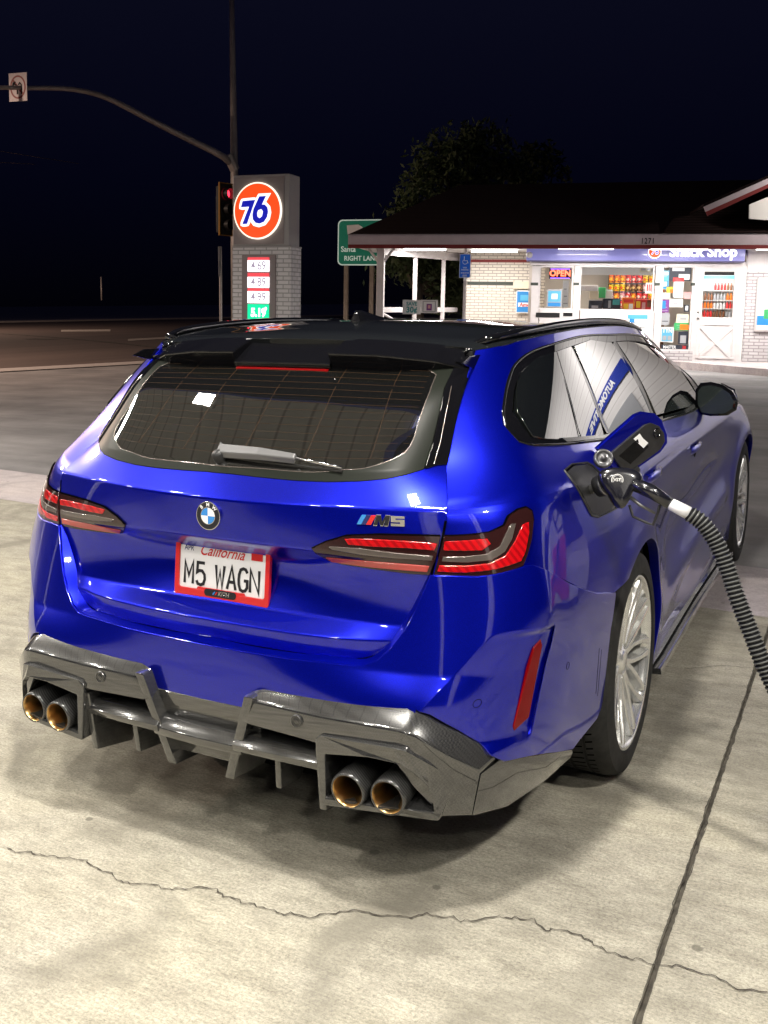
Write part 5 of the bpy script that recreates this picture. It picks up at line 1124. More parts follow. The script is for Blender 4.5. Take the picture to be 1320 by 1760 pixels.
# porch roof: soffit, fascia, hipped shingle slopes
fa=(-7.976, 1.275, 2.583, 2.819); fr=(-7.973, 1.285, 2.494, 2.583)
spart('fascia_board','fascia',[(fa[0],9.5,fa[2],fa[3])],-1.64,-1.60); spart('drip_edge','oxide',[(fa[0],9.5,fr[2],fa[2]-.003)],-1.63,-1.60)
spart('porch_ceiling','soffit',[(fa[0],9.5,fa[2]-.02,fa[2]+.01)],-1.59,1.9)
ap=[(-5.922, 4.539), (2.305, 4.78)]
V=[(fa[0],-1.66,fa[3]-.01),(9.5,-1.66,fa[3]-.01),(9.5,4,ap[0][1]+.1),(ap[0][0],4,ap[0][1]),(fa[0],6.5,fa[3]),(9.5,9.,fa[3])]
mesh('roof',V,[(0,1,2,3),(0,3,4),(3,2,5,4)],'shingle',sh)
num=[(-1.305, 2.658)][0]
text('house_number','1271',.17,'black',sh,Matrix([[1,0,0,num[0]],[0,0,-1,-1.647],[0,1,0,num[1]],[0,0,0,1]]),off=.004,sx=.72,sp=1.25,shear=0)
def onwall(x,y,z): return Matrix([[1,0,0,x],[0,0,-1,y],[0,1,0,z],[0,0,0,1]])
# porch posts and rails on the open left side
PA=[(-7.251, 2.332)][0]; PZ=fa[2]-.02
def lp(t): return (PA[0]+(-5.75-PA[0])*t,-1.3+3.4*t)
post=[(0.,.17),(.42,.10),(.80,.10)]
for t,w in post: x,y=lp(t); MB().box(x-w/2,x+w/2,y-w/2,y+w/2,-.3,PZ).build('porch_post','trim',sh,bev=.008)
a,b=lp(0),lp(1); dv=Vector((b[0]-a[0],b[1]-a[1],0)); L_=dv.length; ang_=math.atan2(dv.y,dv.x)
mx=Matrix.Translation((a[0],a[1],0))@Matrix.Rotation(ang_,4,'Z')
MB().box(0,L_,-.05,.05,PZ-.20,PZ-.003,mx=mx).build('porch_beam','trim',sh); MB().box(.05,L_,-.03,.03,1.02,1.14,mx=mx).build('porch_rail','trim',sh)
MB().tube([(a[0]-.02,a[1],PZ-.42),(a[0]-.32,a[1],PZ-.03)],.035,6).tube([(a[0]+.02,a[1],PZ-.42),(a[0]+.32,a[1],PZ-.03)],.035,6).build('porch_brace','trim',sh)
MB().tube([(a[0]+.05,a[1]+.05,1.0),(lp(.42)[0],lp(.42)[1],.55)],.03,6).build('rail_brace','trim',sh)
M['tube']=mat('lamp_tube',(1,1,1),.5,emit=(1,.98,.95),es=6.)
for x,y,w,p in ((-6.3,-.7,1.0,60),(-4.7,.1,1.1,75),(-2.6,-1.30,1.2,95),(-.6,-1.30,1.2,95),(1.6,-1.3,1.2,95),(4.5,-1.3,1.2,95)):
    t=sempty('porch_lamp'); t.parent=sh; t.matrix_parent_inverse=Matrix(); t.matrix_local=Matrix.Identity(4)
    MB().box(x-w/2,x+w/2,y-.06,y+.06,PZ-.07,PZ-.002).build('lamp_cover','tube',t)
    L=bpy.data.lights.new('tube_light','AREA'); L.shape='RECTANGLE'; L.size=w; L.size_y=.15; L.energy=p; L.color=(1,.95,.90); lo=bpy.data.objects.new('tube_light',L); COL.objects.link(lo); lo.parent=t; lo.location=(x,y,PZ-.08)
# gable of the next wing, nearest the camera on the right
gt_=[(-0.342, 3.342), (0.988, 3.958), (0.999, 3.796), (-0.277, 3.2), (1.003, 3.727), (-0.239, 3.117)]
gw=empty('gable',mw=SM); gw.parent=sh; gw.matrix_local=Matrix.Identity(4)
def ext(a,b,k=3.): return (b[0]+(b[0]-a[0])*k,b[1]+(b[1]-a[1])*k)
q0,q1,q2,q3,q4,q5=gt_
MB().prism([q0,ext(q0,q1),ext(q3,q2),q3],-2.62,-2.56,'y').build('barge_board','fascia',gw); MB().prism([q3,ext(q3,q2),ext(q5,q4),q5],-2.61,-2.57,'y').build('barge_edge','oxide',gw)
e1=ext(q0,q1); MB().add([(q0[0],-2.7,q0[1]+.01),(e1[0],-2.7,e1[1]+.01),(e1[0],4,e1[1]+.01),(q0[0],4,q0[1]+.01),(q0[0],-2.7,q0[1]-.05),(e1[0],-2.7,e1[1]-.05),(e1[0],4,e1[1]-.05),(q0[0],4,q0[1]-.05)],[(0,1,2,3),(4,5,6,7),(0,1,5,4),(0,3,7,4)]).build('gable_roof','shingle',gw)
gl_=[(0.675, 3.4), (1.266, 3.659), (1.304, 3.06), (0.693, 3.111)]
MB().prism(gl_[:1]+[ext(gl_[0],gl_[1])]+[ext(gl_[3],gl_[2])]+gl_[3:],-1.95,-1.85,'y').build('gable_wall','soffit',gw)
sg=[(-0.536, 3.181), (1.211, 3.379), (1.247, 2.809), (-0.997, 2.811)]
MB().add([(sg[3][0],-1.68,fa[3]+.02),(9.,-1.68,fa[3]+.02),(9.,-.4,fa[3]+.62),(sg[0][0],-.4,fa[3]+.62)],[(0,1,2,3)]).build('lower_slope','shingle',gw)
L=bpy.data.lights.new('gable_light','AREA'); L.size=.5; L.energy=60; L.color=(1,.93,.85); lo=bpy.data.objects.new('gable_light',L); COL.objects.link(lo); lo.parent=gw; lo.location=(gl_[1][0]+.9,-3.6,gl_[1][1]+.2); lo.rotation_euler=(math.radians(70),0,math.radians(0))
# windows with a stocked room behind
for r in [(-3.612, -2.809, 1.135, 2.171), (-2.66, -0.961, 1.129, 2.179), (-0.793, -0.079, 0.21, 2.187)]:
    w=sempty('shop_window'); w.parent=sh; w.matrix_local=Matrix.Identity(4)
    MB().box(r[0],r[1],.05,.056,r[2],r[3]).build('pane','pane',w)
    mb=MB(); t_=.035
    mb.box(r[0],r[0]+t_,.0,.05,r[2],r[3]).box(r[1]-t_,r[1],.0,.05,r[2],r[3]).box(r[0]+t_,r[1]-t_,.0,.05,r[2],r[2]+t_).box(r[0]+t_,r[1]-t_,.0,.05,r[3]-t_,r[3]); mb.build('sash','trim',w)
rv=(-2.651, -1.008, 1.968, 2.166); MB().box(rv[0],rv[1],.06,.08,rv[2],rv[3]).build('roller_blind','soffit',sh)
M['room']=mat('room_wall',(.55,.50,.44),.8); M['room_floor']=mat('room_floor',(.25,.22,.2),.5)
mb=MB(); X0,X1=-3.75,1.6
mb.box(X0,X1,3.4,3.5,-.1,2.5).box(X0-.1,X0,.13,3.4,-.1,2.5).box(X1,X1+.1,.13,3.4,-.1,2.5).box(X0,X1,.13,3.4,2.45,2.5); mb.build('room_shell','room',sh); MB().box(X0,X1,.13,3.4,-.1,-.0).build('room_floor','room_floor',sh)
for x in (-2.6,-1.2,.4):
    L=bpy.data.lights.new('ceiling_light','AREA'); L.size=.7; L.energy=50; L.color=(1,.94,.86); lo=bpy.data.objects.new('ceiling_light',L); COL.objects.link(lo); lo.parent=sh; lo.location=(x,1.4,2.43)
# door
dr=(-0.007, 0.965, -0.054, 2.192); dw=(0.136, 0.813, 1.001, 2.019); x0,x1,z0,z1=dr; a0_,a1_,b0_,b1_=dw
door=sempty('shop_door'); door.parent=sh; door.matrix_local=Matrix.Identity(4)
MB().box(x0,a0_,.0,.05,z0,z1).box(a1_,x1,.0,.05,z0,z1).box(a0_,a1_,.0,.05,b1_,z1).box(a0_,a1_,.0,.05,z0,b0_).build('door_leaf','trim',door,bev=.004)
MB().box(a0_,a1_,.02,.026,b0_,b1_).build('door_pane','pane',door)
cx,cz=(x0+x1)/2,(z0+b0_)/2-.02; W_,H_=.36,.36
for s_ in (1,-1):
    an=math.atan2(H_,W_)*s_; mx=Matrix.Translation((cx,-.0,cz))@Matrix.Rotation(-an,4,'Y'); MB().box(-math.hypot(W_,H_)+.02,math.hypot(W_,H_)-.02,-.022+.003*s_,.0,-.05,.05,mx=mx).build('cross_brace','trim',door,bev=.004)
MB().box(x0+.06,x1-.06,-.02,0,cz+H_+.01,cz+H_+.06).box(x0+.06,x1-.06,-.02,0,cz-H_-.05,cz-H_+.0).box(x0+.06,x0+.12,-.019,0,cz-H_+.001,cz+H_+.009).box(x1-.12,x1-.06,-.019,0,cz-H_+.001,cz+H_+.009).build('brace_frame','trim',door,bev=.004)
MB().lathe([(.03,0),(.03,-.03),(.012,-.05),(.028,-.07),(.02,-.09),(0,-.092)],(x0+.06,0,b0_-.02),(0,1,0),16).build('door_knob','disc',door,smooth_=True); MB().lathe([(.022,0),(.02,-.02),(0,-.022)],(x0+.06,0,b0_+.12),(0,1,0),14).build('door_lock','disc',door)
s1=(0.146, 0.796, 1.979, 2.059); MB().box(*s1[:2],-.008,0,*s1[2:]).build('door_strip','plastic',door)
# sign band
sb=(-3.925, 0.977, 2.296, 2.577)
sgn=sempty('shop_sign',label='long lavender-blue sign board with white lettering above the shop windows',cat='sign')
MB().box(sb[0],sb[1],-.18,-.0015,sb[2],sb[3]+.25).build('sign_board','band_blue',sgn,bev=.006); MB().box(sb[0]+.01,sb[1]-.01,-.175,-.003,sb[2]-.03,sb[2]-.002).build('sign_shade_strip',mat('sign_shadow_strip',(.12,.11,.22),.5),sgn)  # the lower dark strip stands in for the shade under the sign board
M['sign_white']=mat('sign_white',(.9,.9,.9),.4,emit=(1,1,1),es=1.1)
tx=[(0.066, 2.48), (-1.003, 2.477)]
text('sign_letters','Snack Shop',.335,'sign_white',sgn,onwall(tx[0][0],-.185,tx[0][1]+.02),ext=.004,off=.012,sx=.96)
def disc(mb,x,y,z,r,t=.01,n=32): return mb.prism([(x+r*math.cos(2*math.pi*i/n),z+r*math.sin(2*math.pi*i/n)) for i in range(n)],y-t,y,'y')
M['orange']=mat('orange_face',(.85,.10,.02),.4,emit=(1.,.075,.006),es=.9); M['face_blue']=mat('numeral_blue',(.005,.01,.5),.4,emit=(.0,.005,.45),es=.8); M['face_white']=mat('numeral_white',(.9,.9,.9),.4,emit=(1,1,1),es=1.2)
disc(MB(),tx[1][0],-.18,tx[1][1]+.02,.15).build('sign_disc_rim','sign_white',sgn); disc(MB(),tx[1][0],-.19,tx[1][1]+.02,.130,.002).build('sign_disc','orange',sgn); text('sign_numerals','76',.17,'face_white',sgn,onwall(tx[1][0],-.194,tx[1][1]+.02),off=.012,shear=.2)
text('sign_numerals','76',.17,'face_blue',sgn,onwall(tx[1][0],-.196,tx[1][1]+.02),off=.002,shear=.2)
place(MB().lathe([(.02,.12),(.02,.0),(.055,-.02),(.075,-.06),(.06,-.12),(0,-.13)],([(-3.855, 2.43)][0][0],-.18,[(-3.855, 2.43)][0][1]),(0,1,.2),20).build('security_camera',['trim'],None,smooth_=True,label='white dome security camera beside the left end of the sign board',cat='camera'))
# flat printed things on and in the windows, each at its own place
def pic(name,label,cat_,r,y,base,bits=(),texts=(),group=None,t=.006):
    e_=sempty(name,label=label,cat=cat_,group=group); x0,x1,z0,z1=r; w,h=x1-x0,z1-z0
    MB().box(x0,x1,y,y+t,z0,z1).build('board',base,e_)
    for i,(nm,a,b,c,d,m_) in enumerate(bits): MB().box(x0+a*w,x0+b*w,y-.0015*(i+1),y-.0015*i-.0003,z0+c*h,z0+d*h).build(nm,m_,e_)
    if t<.02 and base!='p_dark':
        for q_ in range(3): MB().box(x0+w*(.15+.1*(q_%2)),x0+w*(.9-.12*q_),y-.0009,y-.0004,z0+h*(.12+.27*q_),z0+h*(.16+.27*q_)).build('print_line','p_grey',e_)
    for s_,u_,v_,hh,m_,sx in texts: text('lettering',s_,hh,m_,e_,onwall(x0+u_*w,y-.0015*(len(bits)+1),z0+v_*h),off=.003*hh/.1,sx=sx)
    return e_
for nm,c in (('p_white',(.75,.75,.75)),('p_blue',(.03,.22,.55)),('p_cyan',(.10,.40,.62)),('p_grey',(.35,.36,.38)),('p_cream',(.7,.66,.5)),('p_red',(.6,.03,.03)),('p_green',(.05,.35,.12)),('p_yellow',(.75,.5,.03)),('p_orange',(.75,.18,.02)),('p_dark',(.03,.035,.05)),('p_pink',(.7,.35,.35)),('p_brown',(.18,.07,.03)),('p_teal',(.05,.30,.30)),('p_purple',(.20,.05,.25))): M[nm]=mat(nm,c,.45)
for nm,cs in (('bag_orange',((.75,.18,.02),(.85,.5,.05),(.5,.04,.02))),('bag_red',((.6,.03,.03),(.8,.7,.6),(.3,.01,.02))),('bag_yellow',((.78,.5,.03),(.7,.1,.02),(.9,.8,.3))),('bag_brown',((.18,.07,.03),(.7,.5,.2),(.05,.02,.01))),('bag_pink',((.7,.35,.35),(.9,.85,.8),(.5,.1,.2)))):
    m=M[nm]=mat(nm,cs[0],.3,coat=.5); v_=nd(m,'ShaderNodeTexVoronoi'); v_.inputs['Scale'].default_value=17; ln(m,obj_co(m),v_.inputs['Vector']); sp_=nd(m,'ShaderNodeSeparateColor'); ln(m,v_.outputs['Color'],sp_.inputs[0]); r_=ramp(m,sp_.outputs[0],[(.0,cs[0]),(.55,cs[1]),(.8,cs[2])]); r_.node.color_ramp.interpolation='CONSTANT'; ln(m,r_,bsdf(m).inputs['Base Color'])
M['neon_red']=mat('neon_red',(.9,.1,.05),.4,emit=(1,.16,.08),es=3.5); M['neon_blue']=mat('neon_blue',(.2,.1,.9),.4,emit=(.35,.15,1),es=3.)
on=pic('neon_sign','glowing red neon OPEN sign in the small left window','neon sign',(-3.379, -2.864, 1.869, 2.117),.10,'p_dark',[('neon_border',.06,.94,.90,.97,'neon_blue'),('neon_border',.06,.94,.03,.10,'neon_blue')],[('OPEN',.5,.5,.20,'neon_red',.95)])
pic('window_poster','pale blue poster taped low in the small left window','poster',(-3.411, -3.056, 1.191, 1.62),.04,'p_grey',[('picture',.08,.92,.30,.9,'p_cyan'),('blob',.3,.7,.45,.75,'p_white'),('caption',.08,.92,.05,.26,'p_blue')])
pic('window_poster','white vertical notice at the right of the small left window','poster',(-3.047, -2.911, 1.194, 1.829),.09,'p_white')
pic('wall_poster','blue and white advert hung on the recessed brick wall','poster',(-4.177, -3.826, 1.026, 1.6),1.40,'p_white',[('picture',.06,.97,.04,.95,'p_blue'),('swoosh',.3,.97,.55,.8,'p_cyan'),('swoosh',.15,.97,.28,.46,'p_white')],[('Ame',.62,.36,.13,'p_red',1.)])
pic('vent_box','cream box fixed on brick above the blue advert','vent',(-4.261, -3.811, 1.643, 1.818),1.38,'p_cream',t=.1)
pic('wall_poster','white and blue notice on the panel below the wide window','poster',(-1.522, -1.072, 0.437, 1.04),-.008,'p_white',[('blue_band',.0,1.,.84,1.,'p_cyan'),('logo',.1,.35,.70,.84,'p_blue'),('rule',.1,.9,.50,.53,'p_grey'),('rule',.2,.8,.33,.37,'p_grey'),('blue_wave',.1,1.,.0,.12,'p_blue')])
pic('window_notice','small framed notice in the top right of the wide window','notice',(-1.297, -1.035, 2.034, 2.169),.052,'p_cream',[('print',.1,.5,.3,.7,'p_grey'),('print',.6,.9,.3,.7,'p_grey')])
pic('window_notice','small white price card at the right edge of the wide window','notice',(-1.145, -0.987, 1.547, 1.791),.045,'p_white',[('print',.15,.35,.2,.85,'p_red'),('print',.45,.6,.2,.85,'p_red'),('print',.7,.85,.2,.85,'p_red')])
# the tall poster-covered window
WP=[('dark poster with white heading across the top of the tall window','p_dark',(-0.639, -0.148, 1.838, 2.16),[('heading',.15,.7,.72,.95,'p_white'),('heading',.45,.95,.1,.5,'p_white')]),
('light blue poster at the top left of the tall window','p_cyan',(-0.801, -0.632, 1.646, 2.078),[('picture',.1,.9,.05,.45,'p_blue'),('blob',.3,.75,.15,.4,'p_white'),('strip',.1,.9,.75,.95,'p_white')]),
('large white notice in the upper middle of the tall window','p_white',(-0.516, -0.296, 1.447, 1.824),[('print',.15,.85,.4,.46,'p_pink'),('print',.2,.8,.6,.63,'p_grey')]),
('white notice just under the large white one in the tall window','p_white',(-0.591, -0.292, 1.23, 1.419),[('print',.3,.6,.4,.6,'p_grey')]),
('cream notice at the left middle of the tall window','p_cream',(-0.782, -0.587, 1.416, 1.565),[]),
('small white card with a dark frame at the right of the tall window','p_dark',(-0.26, -0.143, 1.125, 1.287),[('card',.25,.75,.2,.85,'p_white')]),
('grey notice at the left, below the middle of the tall window','p_grey',(-0.767, -0.571, 0.805, 1.091),[('print',.15,.85,.3,.36,'p_dark')]),
('cream notice right of the grey one in the tall window','p_cream',(-0.416, -0.144, 0.866, 1.07),[('print',.3,.8,.35,.6,'p_grey')]),
('blue square advert near the bottom left of the tall window','p_white',(-0.749, -0.461, 0.41, 0.765),[('picture',.08,.92,.06,.92,'p_cyan'),('icons',.15,.45,.12,.42,'p_grey'),('icons',.55,.85,.12,.42,'p_grey')]),
('dark blue advert near the bottom right of the tall window','p_dark',(-0.353, -0.132, 0.363, 0.663),[('card',.2,.8,.1,.7,'p_grey')]),
('pink framed card on the right side of the tall window','p_pink',(-0.276, -0.121, 1.422, 1.584),[]),
('yellow and orange triangular advert under the blue poster','p_yellow',(-0.672, -0.529, 1.566, 1.701),[('half',.5,1.,.0,.6,'p_orange')]),
('red strip advert beside the large white notice','p_red',(-0.542, -0.296, 1.824, 1.918),[]),
('green and orange advert low in the middle of the tall window','p_green',(-0.458, -0.133, 0.689, 0.866),[('half',.4,1.,.1,.8,'p_orange')]),
('blue and purple advert at the left middle of the tall window','p_purple',(-0.783, -0.6, 1.104, 1.403),[('half',.0,.6,.3,.9,'p_blue')])]
for k,(lb_,b_,r_,bt_) in enumerate(WP): pic('window_poster',lb_,'poster',r_,.035-.0004*k,b_,bt_,texts=[('TYN',.5,.75,.14,'p_white',.8)] if 'blue square' in lb_ else [])
wt_=pic('window_lettering','red and white lettering strip along the bottom of the tall window','lettering',(-0.72, -0.068, 0.237, 0.346),.036,'p_dark',[],[('MASTER',.28,.5,.10,'p_white',.8),('38',.78,.5,.10,'p_red',.9)])
pic('save_board','white framed advert board fixed on the brick right of the door','advert board',(1.295, 1.956, 0.701, 1.907),-.06,mat('board_frame',(.5,.46,.46),.5),[('paper',.07,.93,.04,.96,'p_white'),('blue_panel',.07,.93,.12,.30,'p_blue'),('green_dot',.28,.6,.24,.42,'p_green')],[('SAVE',.60,.84,.17,'p_blue',.9),('30¢',.62,.63,.24,'darkblue',.9),('PER GALLON',.6,.47,.06,'p_grey',.9)],t=.05)
pic('save_placard','small white board reading SAVE 30 cents on the porch rail','advert board',(-6.723, -6.297, 0.987, 1.319),-1.25,'p_white',[],[('SAVE',.5,.72,.12,'p_teal',.95),('30¢',.5,.3,.19,'p_teal',.95)],t=.02)
pic('emblem_placard','white board with a pink emblem beside the SAVE board','advert board',(-6.291, -5.902, 1.02, 1.325),-1.25,'p_white',[('frame',.1,.9,.08,.92,'p_grey'),('paper',.16,.84,.14,.86,'p_white'),('emblem',.34,.66,.2,.7,'p_purple'),('emblem',.42,.58,.35,.6,'p_pink')],t=.02)
ada=pic('parking_sign','blue accessible parking sign hanging at the porch corner','sign',(-5.426, -5.165, 1.844, 2.397),-1.2,'p_white',[('face',.05,.95,.03,.97,mat('sign_blue',(.01,.10,.50),.4,emit=(.01,.1,.5),es=.25))],[('VAN',.5,.42,.05,'p_white',.9),('PARKING',.5,.33,.05,'p_white',.8),('MINIMUM FINE',.5,.20,.04,'p_white',.7),('$250',.5,.09,.06,'p_white',.8)])
x0,x1,z0,z1=(-5.426, -5.165, 1.844, 2.397); xm=(x0+x1)/2; w=x1-x0
mb=MB().tube([(xm-.02,-1.206,z1-.06),(xm-.02,-1.206,z1-.16),(xm+.05,-1.206,z1-.16),(xm+.07,-1.206,z1-.22)],.009,6); mb.tube([(xm+.055*math.cos(t),-1.206,z1-.185+.055*math.sin(t)) for t in np.linspace(2.2,6.,12)],.007,6); mb.build('wheelchair_symbol','p_white',ada)
place(MB().box(-5.293-.03,-5.293+.03,-1.17,-1.12,-.3,PZ).build('sign_post',['trim'],None,label='slim white post carrying the blue parking sign',cat='post'))
# stock: shelves of snack bags, counter, drinks cooler
shelf=sempty('snack_shelf',label='dark rack of snack bags seen through the wide window',cat='shelf')
sx0,sx1=-1.836,-0.784+.35
zs_=[1.831,1.613,1.387,1.175]
mb=MB()
for z in zs_: mb.box(sx0,sx1,2.45,2.85,z-.03,z)
mb.box(sx0,sx1,2.85,2.88,0,zs_[0]+.45); mb.build('rack','p_dark',shelf)
bagcols=['p_orange','p_red','p_yellow','p_brown','p_pink']
for k,z in enumerate(zs_):
    x=sx0+.06; n=0
    while x<sx1-.05:
        w=.13; c=bagcols[(k*2+n//3+ (n%2 if k>1 else 0))%5]; h=.20+.02*((n*7)%3); dy=.012*((n*5)%4)
        P=[(-w/2,0),(w/2,0),(w*.46,h*.12),(w*.5,h*.5),(w*.46,h*.88),(w/2,h),(-w/2,h),(-w*.46,h*.88),(-w*.5,h*.5),(-w*.46,h*.12)]
        V=[];nP=len(P)
        for yy,kk in ((-.012,.9),(-.035,.55)): V+=[(a*kk,yy,h/2+(b-h/2)*kk) for a,b in P]
        V=[(a,0,b) for a,b in P]+V
        o=mesh('snack_bag',V,[tuple(range(2*nP,3*nP))]+[(i,(i+1)%nP,nP+(i+1)%nP,nP+i) for i in range(2*nP) if (i+1)%nP or True][:2*nP-1],c.replace('p_','bag_'),None,smooth_=True,label={'p_orange':'orange','p_red':'red','p_yellow':'yellow','p_brown':'brown','p_pink':'pink'}[c]+' snack bag on the %s shelf of the rack behind the wide window'%['top','second','third','lowest'][k],cat='snack bag',group='snack bags on the %s shelf'%['top','second','third','lowest'][k])
        o.matrix_world=SM@Matrix.Translation((x,2.50-dy,z+.002)); x+=w+.012; n+=1
cn=sempty('shop_counter',label='pale counter with boxes behind the wide window',cat='counter')
c0,c1=-2.583,-1.01; MB().box(c0-.1,c1+.4,.7,1.2,0,1.135).build('counter_top','p_brown',cn)
def thing_on(name,label,cat_,r,y,m_,dep=.25,bits=()):
    e_=sempty(name,label=label,cat=cat_); MB().box(r[0],r[1],y,y+dep,r[2],r[3]).build('body',m_,e_,bev=.015)
    for i,(nm,a,b,c,d,mm_) in enumerate(bits): w,h=r[1]-r[0],r[3]-r[2]; MB().box(r[0]+a*w,r[0]+b*w,y-.006,y-.001,r[2]+c*h,r[2]+d*h).build(nm,mm_,e_)
thing_on('cash_register','black cash register on the counter in the wide window','register',(-2.059, -1.645, 1.163, 1.419),.8,'p_dark',bits=[('panel',.3,.45,.1,.8,'p_grey'),('screen',.55,.95,.4,.9,'p_teal')])
thing_on('printer','low black printer left of the cash register','printer',(-2.392, -2.072, 1.158, 1.371),.8,'p_dark',bits=[('paper_slot',.2,.7,.1,.4,'p_grey')])
thing_on('display_box','green display box standing between white cartons','box',(-2.148, -1.98, 1.432, 1.692),1.3,'p_green'); thing_on('carton','white carton right of the green display box','box',(-1.978, -1.81, 1.406, 1.636),1.35,'p_white'); thing_on('carton','tilted white carton at the left of the wide window','box',(-2.595, -2.173, 1.601, 1.745),1.2,'p_white'); thing_on('carton','cream carton under the tilted white one','box',(-2.362, -2.151, 1.401, 1.602),1.22,'p_cream')
thing_on('snack_display','red and orange sweets display at the right of the counter','display',(-1.604, -1.332, 1.142, 1.451),.7,'p_orange',bits=[('label_strip',.1,.9,.6,.85,'p_red'),('packets',.1,.5,.1,.5,'p_yellow'),('packets',.55,.9,.1,.5,'p_white')]); thing_on('snack_display','red sweets display in the right corner of the wide window','display',(-1.304, -0.912, 1.147, 1.413),.72,'p_red',bits=[('packets',.05,.3,.2,.8,'p_yellow'),('packets',.4,.6,.1,.7,'p_pink'),('packets',.7,.95,.3,.9,'p_brown')])
cool=sempty('drinks_cooler',label='lit drinks cooler seen through the shop door',cat='cooler')
k0=0.376-.05; k1=1.129+.1; kz=[1.656,1.412,1.21,0.994]
mb=MB()
for z in kz: mb.box(k0,k1,1.72,2.1,z-.02,z)
mb.box(k0,k1,2.1,2.15,.3,2.2); mb.build('cooler_racks','p_white',cool); MB().box(k0,k1,1.7,1.72,kz[0]+.28,kz[0]+.36).build('cooler_header','p_cyan',cool)
bc_=['p_white','p_red','p_brown','p_grey','p_orange']
for k,z in enumerate(kz):
    n=0; x=k0+.05
    while x<k1-.04:
        c=bc_[(k*2+n//4)%5]; lab={'p_white':'white','p_red':'red','p_brown':'dark brown','p_grey':'grey','p_orange':'orange'}[c]+' bottle on the %s rack of the drinks cooler'%['top','second','third','bottom'][k]
        o=MB().lathe([(.027,0),(.03,.02),(.03,.11),(.012,.15),(.012,.18),(0,.18)],(0,0,0),(0,0,1),10).build('drink_bottle',c,None,smooth_=True,label=lab,cat='bottle',group='bottles on the %s cooler rack'%['top','second','third','bottom'][k]); o.matrix_world=SM@Matrix.Translation((x,1.76,z+.001)); x+=.075; n+=1
L=bpy.data.lights.new('cooler_light','AREA'); L.size=.6; L.energy=10; lo=bpy.data.objects.new('cooler_light',L); COL.objects.link(lo); lo.parent=cool; lo.location=((k0+k1)/2,1.3,2.0); lo.rotation_euler=(.5,0,0)
# pavement in front of the shop
pv=[(-9,-.55),(-.9,-.45),(-.35,-.6),(.3,-1.5),(1.2,-2.75),(9.5,-9.),(9.5,9),(-9,9)]
pm=MB().prism(pv,-.6,-.012,'z').build('pavement',['concrete_pale'],None); pm['kind']='structure'; place(pm)
# ================================================ OTHER SIDE: plank-clad service building, seen only mirrored in the glass
sv=empty('service_building',(9.0,15.,0),label='white plank-clad service building with a blue lettered band',cat='building')
m=M['planks']=mat('white_planks',(.72,.70,.69),.55); co=obj_co(m); w_=nd(m,'ShaderNodeTexWave',wave_type='BANDS',bands_direction='Z'); w_.inputs['Scale'].default_value=1.1; ln(m,co,w_.inputs[0]); ln(m,ramp(m,w_.outputs['Fac'],[(0,(.50,.48,.47)),(.05,(.72,.70,.69)),(1,(.68,.66,.65))]),bsdf(m).inputs['Base Color'])
SVR=Matrix.Rotation(math.radians(-14),4,'Z')
def svb(nm,m_,*b): MB().box(*b,mx=SVR).build(nm,m_,sv)
svb('wall','planks',-8.2,10,0,.3,0,6.2); svb('blue_band','canopy_blue',-6.,10,-.06,-.002,3.1,3.48); svb('garage_door','p_grey',-5,-1.6,-.04,-.002,0,2.6); svb('garage_door','p_grey',-.8,2.6,-.04,-.002,0,2.6)
text('band_lettering','AUTOMOTIVE',.27,'p_white',sv,SVR@Matrix([[1,0,0,-3.6],[0,0,-1,-.07],[0,1,0,3.3],[0,0,0,1]]),off=.012,sx=1.2)
for x in (-4.,0.,4.):
    q=SVR@Vector((x,-2.2,4.9)); L=bpy.data.lights.new('wall_light','AREA'); L.size=.6; L.energy=230; L.color=(1,.96,.93); lo=bpy.data.objects.new('wall_light',L); COL.objects.link(lo); lo.parent=sv; lo.location=q; lo.rotation_euler=(math.radians(62),0,math.radians(-14))
    MB().tube([tuple(SVR@Vector((x,0,5.1))),tuple(q)],.03,6).build('lamp_arm','plastic',sv)
# ================================================ STREET FURNITURE
def gframe(base,ang):
    a=math.radians(ang); x=(SX*math.cos(a)+SYv*math.sin(a)).normalized(); y=SU.cross(x); return Matrix([[x[i],y[i],SU[i],base[i]] for i in range(3)]+[[0,0,0,1]])
# price sign
PS=Vector((-8.114, 13.014, 0.077)); 
HR=math.degrees(math.atan2(SX.y,SX.x)); PM2=gframe(PS,-9)
ps=empty('price_sign',mw=PM2,label='grey lit fuel price sign with an orange numbered disc on white brick',cat='price sign')
k_=18/1716; W2=.555; 
M['cab']=noisy('cabinet_grey',(.30,.25,.245),(.36,.30,.295),2,.5); M['cab_side']=mat('cabinet_side',(.45,.42,.41),.5)
zt,zm=3.713,2.476
MB().box(-W2,W2,0,.46,zm,zt).build('cabinet','cab_side',ps,bev=.02); MB().box(-W2+.02,W2-.10,-.012,-.001,zm+.03,zt-.04).build('cabinet_face','cab',ps,bev=.006)
MB().box(-W2,W2+.03,.0,.46,-.4,zm-.03).build('pedestal','brick_sign',ps); MB().box(-W2-.01,W2+.04,-.01,.47,zm-.03,zm-.001).build('pedestal_cap','cab_side',ps)
cxp,czp,rr_=-.045,3.084,.445
def ell(r,n=64): return [(cxp+r*math.cos(2*math.pi*i/n),czp+r*1.07*math.sin(2*math.pi*i/n)) for i in range(n)]
M['glow_rim']=mat('glow_rim',(1,.95,.8),.4,emit=(1,.93,.78),es=1.3)
MB().prism(ell(.462),-.05,-.012,'y').build('disc_rim','glow_rim',ps); MB().prism(ell(.440),-.056,-.0505,'y').build('disc_face','orange',ps)
def numer(P,name,m_,y): MB().prism([((a-335)/390*1.02+cxp,(302-b)/390*1.02+czp) for a,b in P],y,y+.004,'y').build(name,m_,ps)
n7=[(228,236),(322,230),(262,388),(226,390),(276,275),(216,277)]
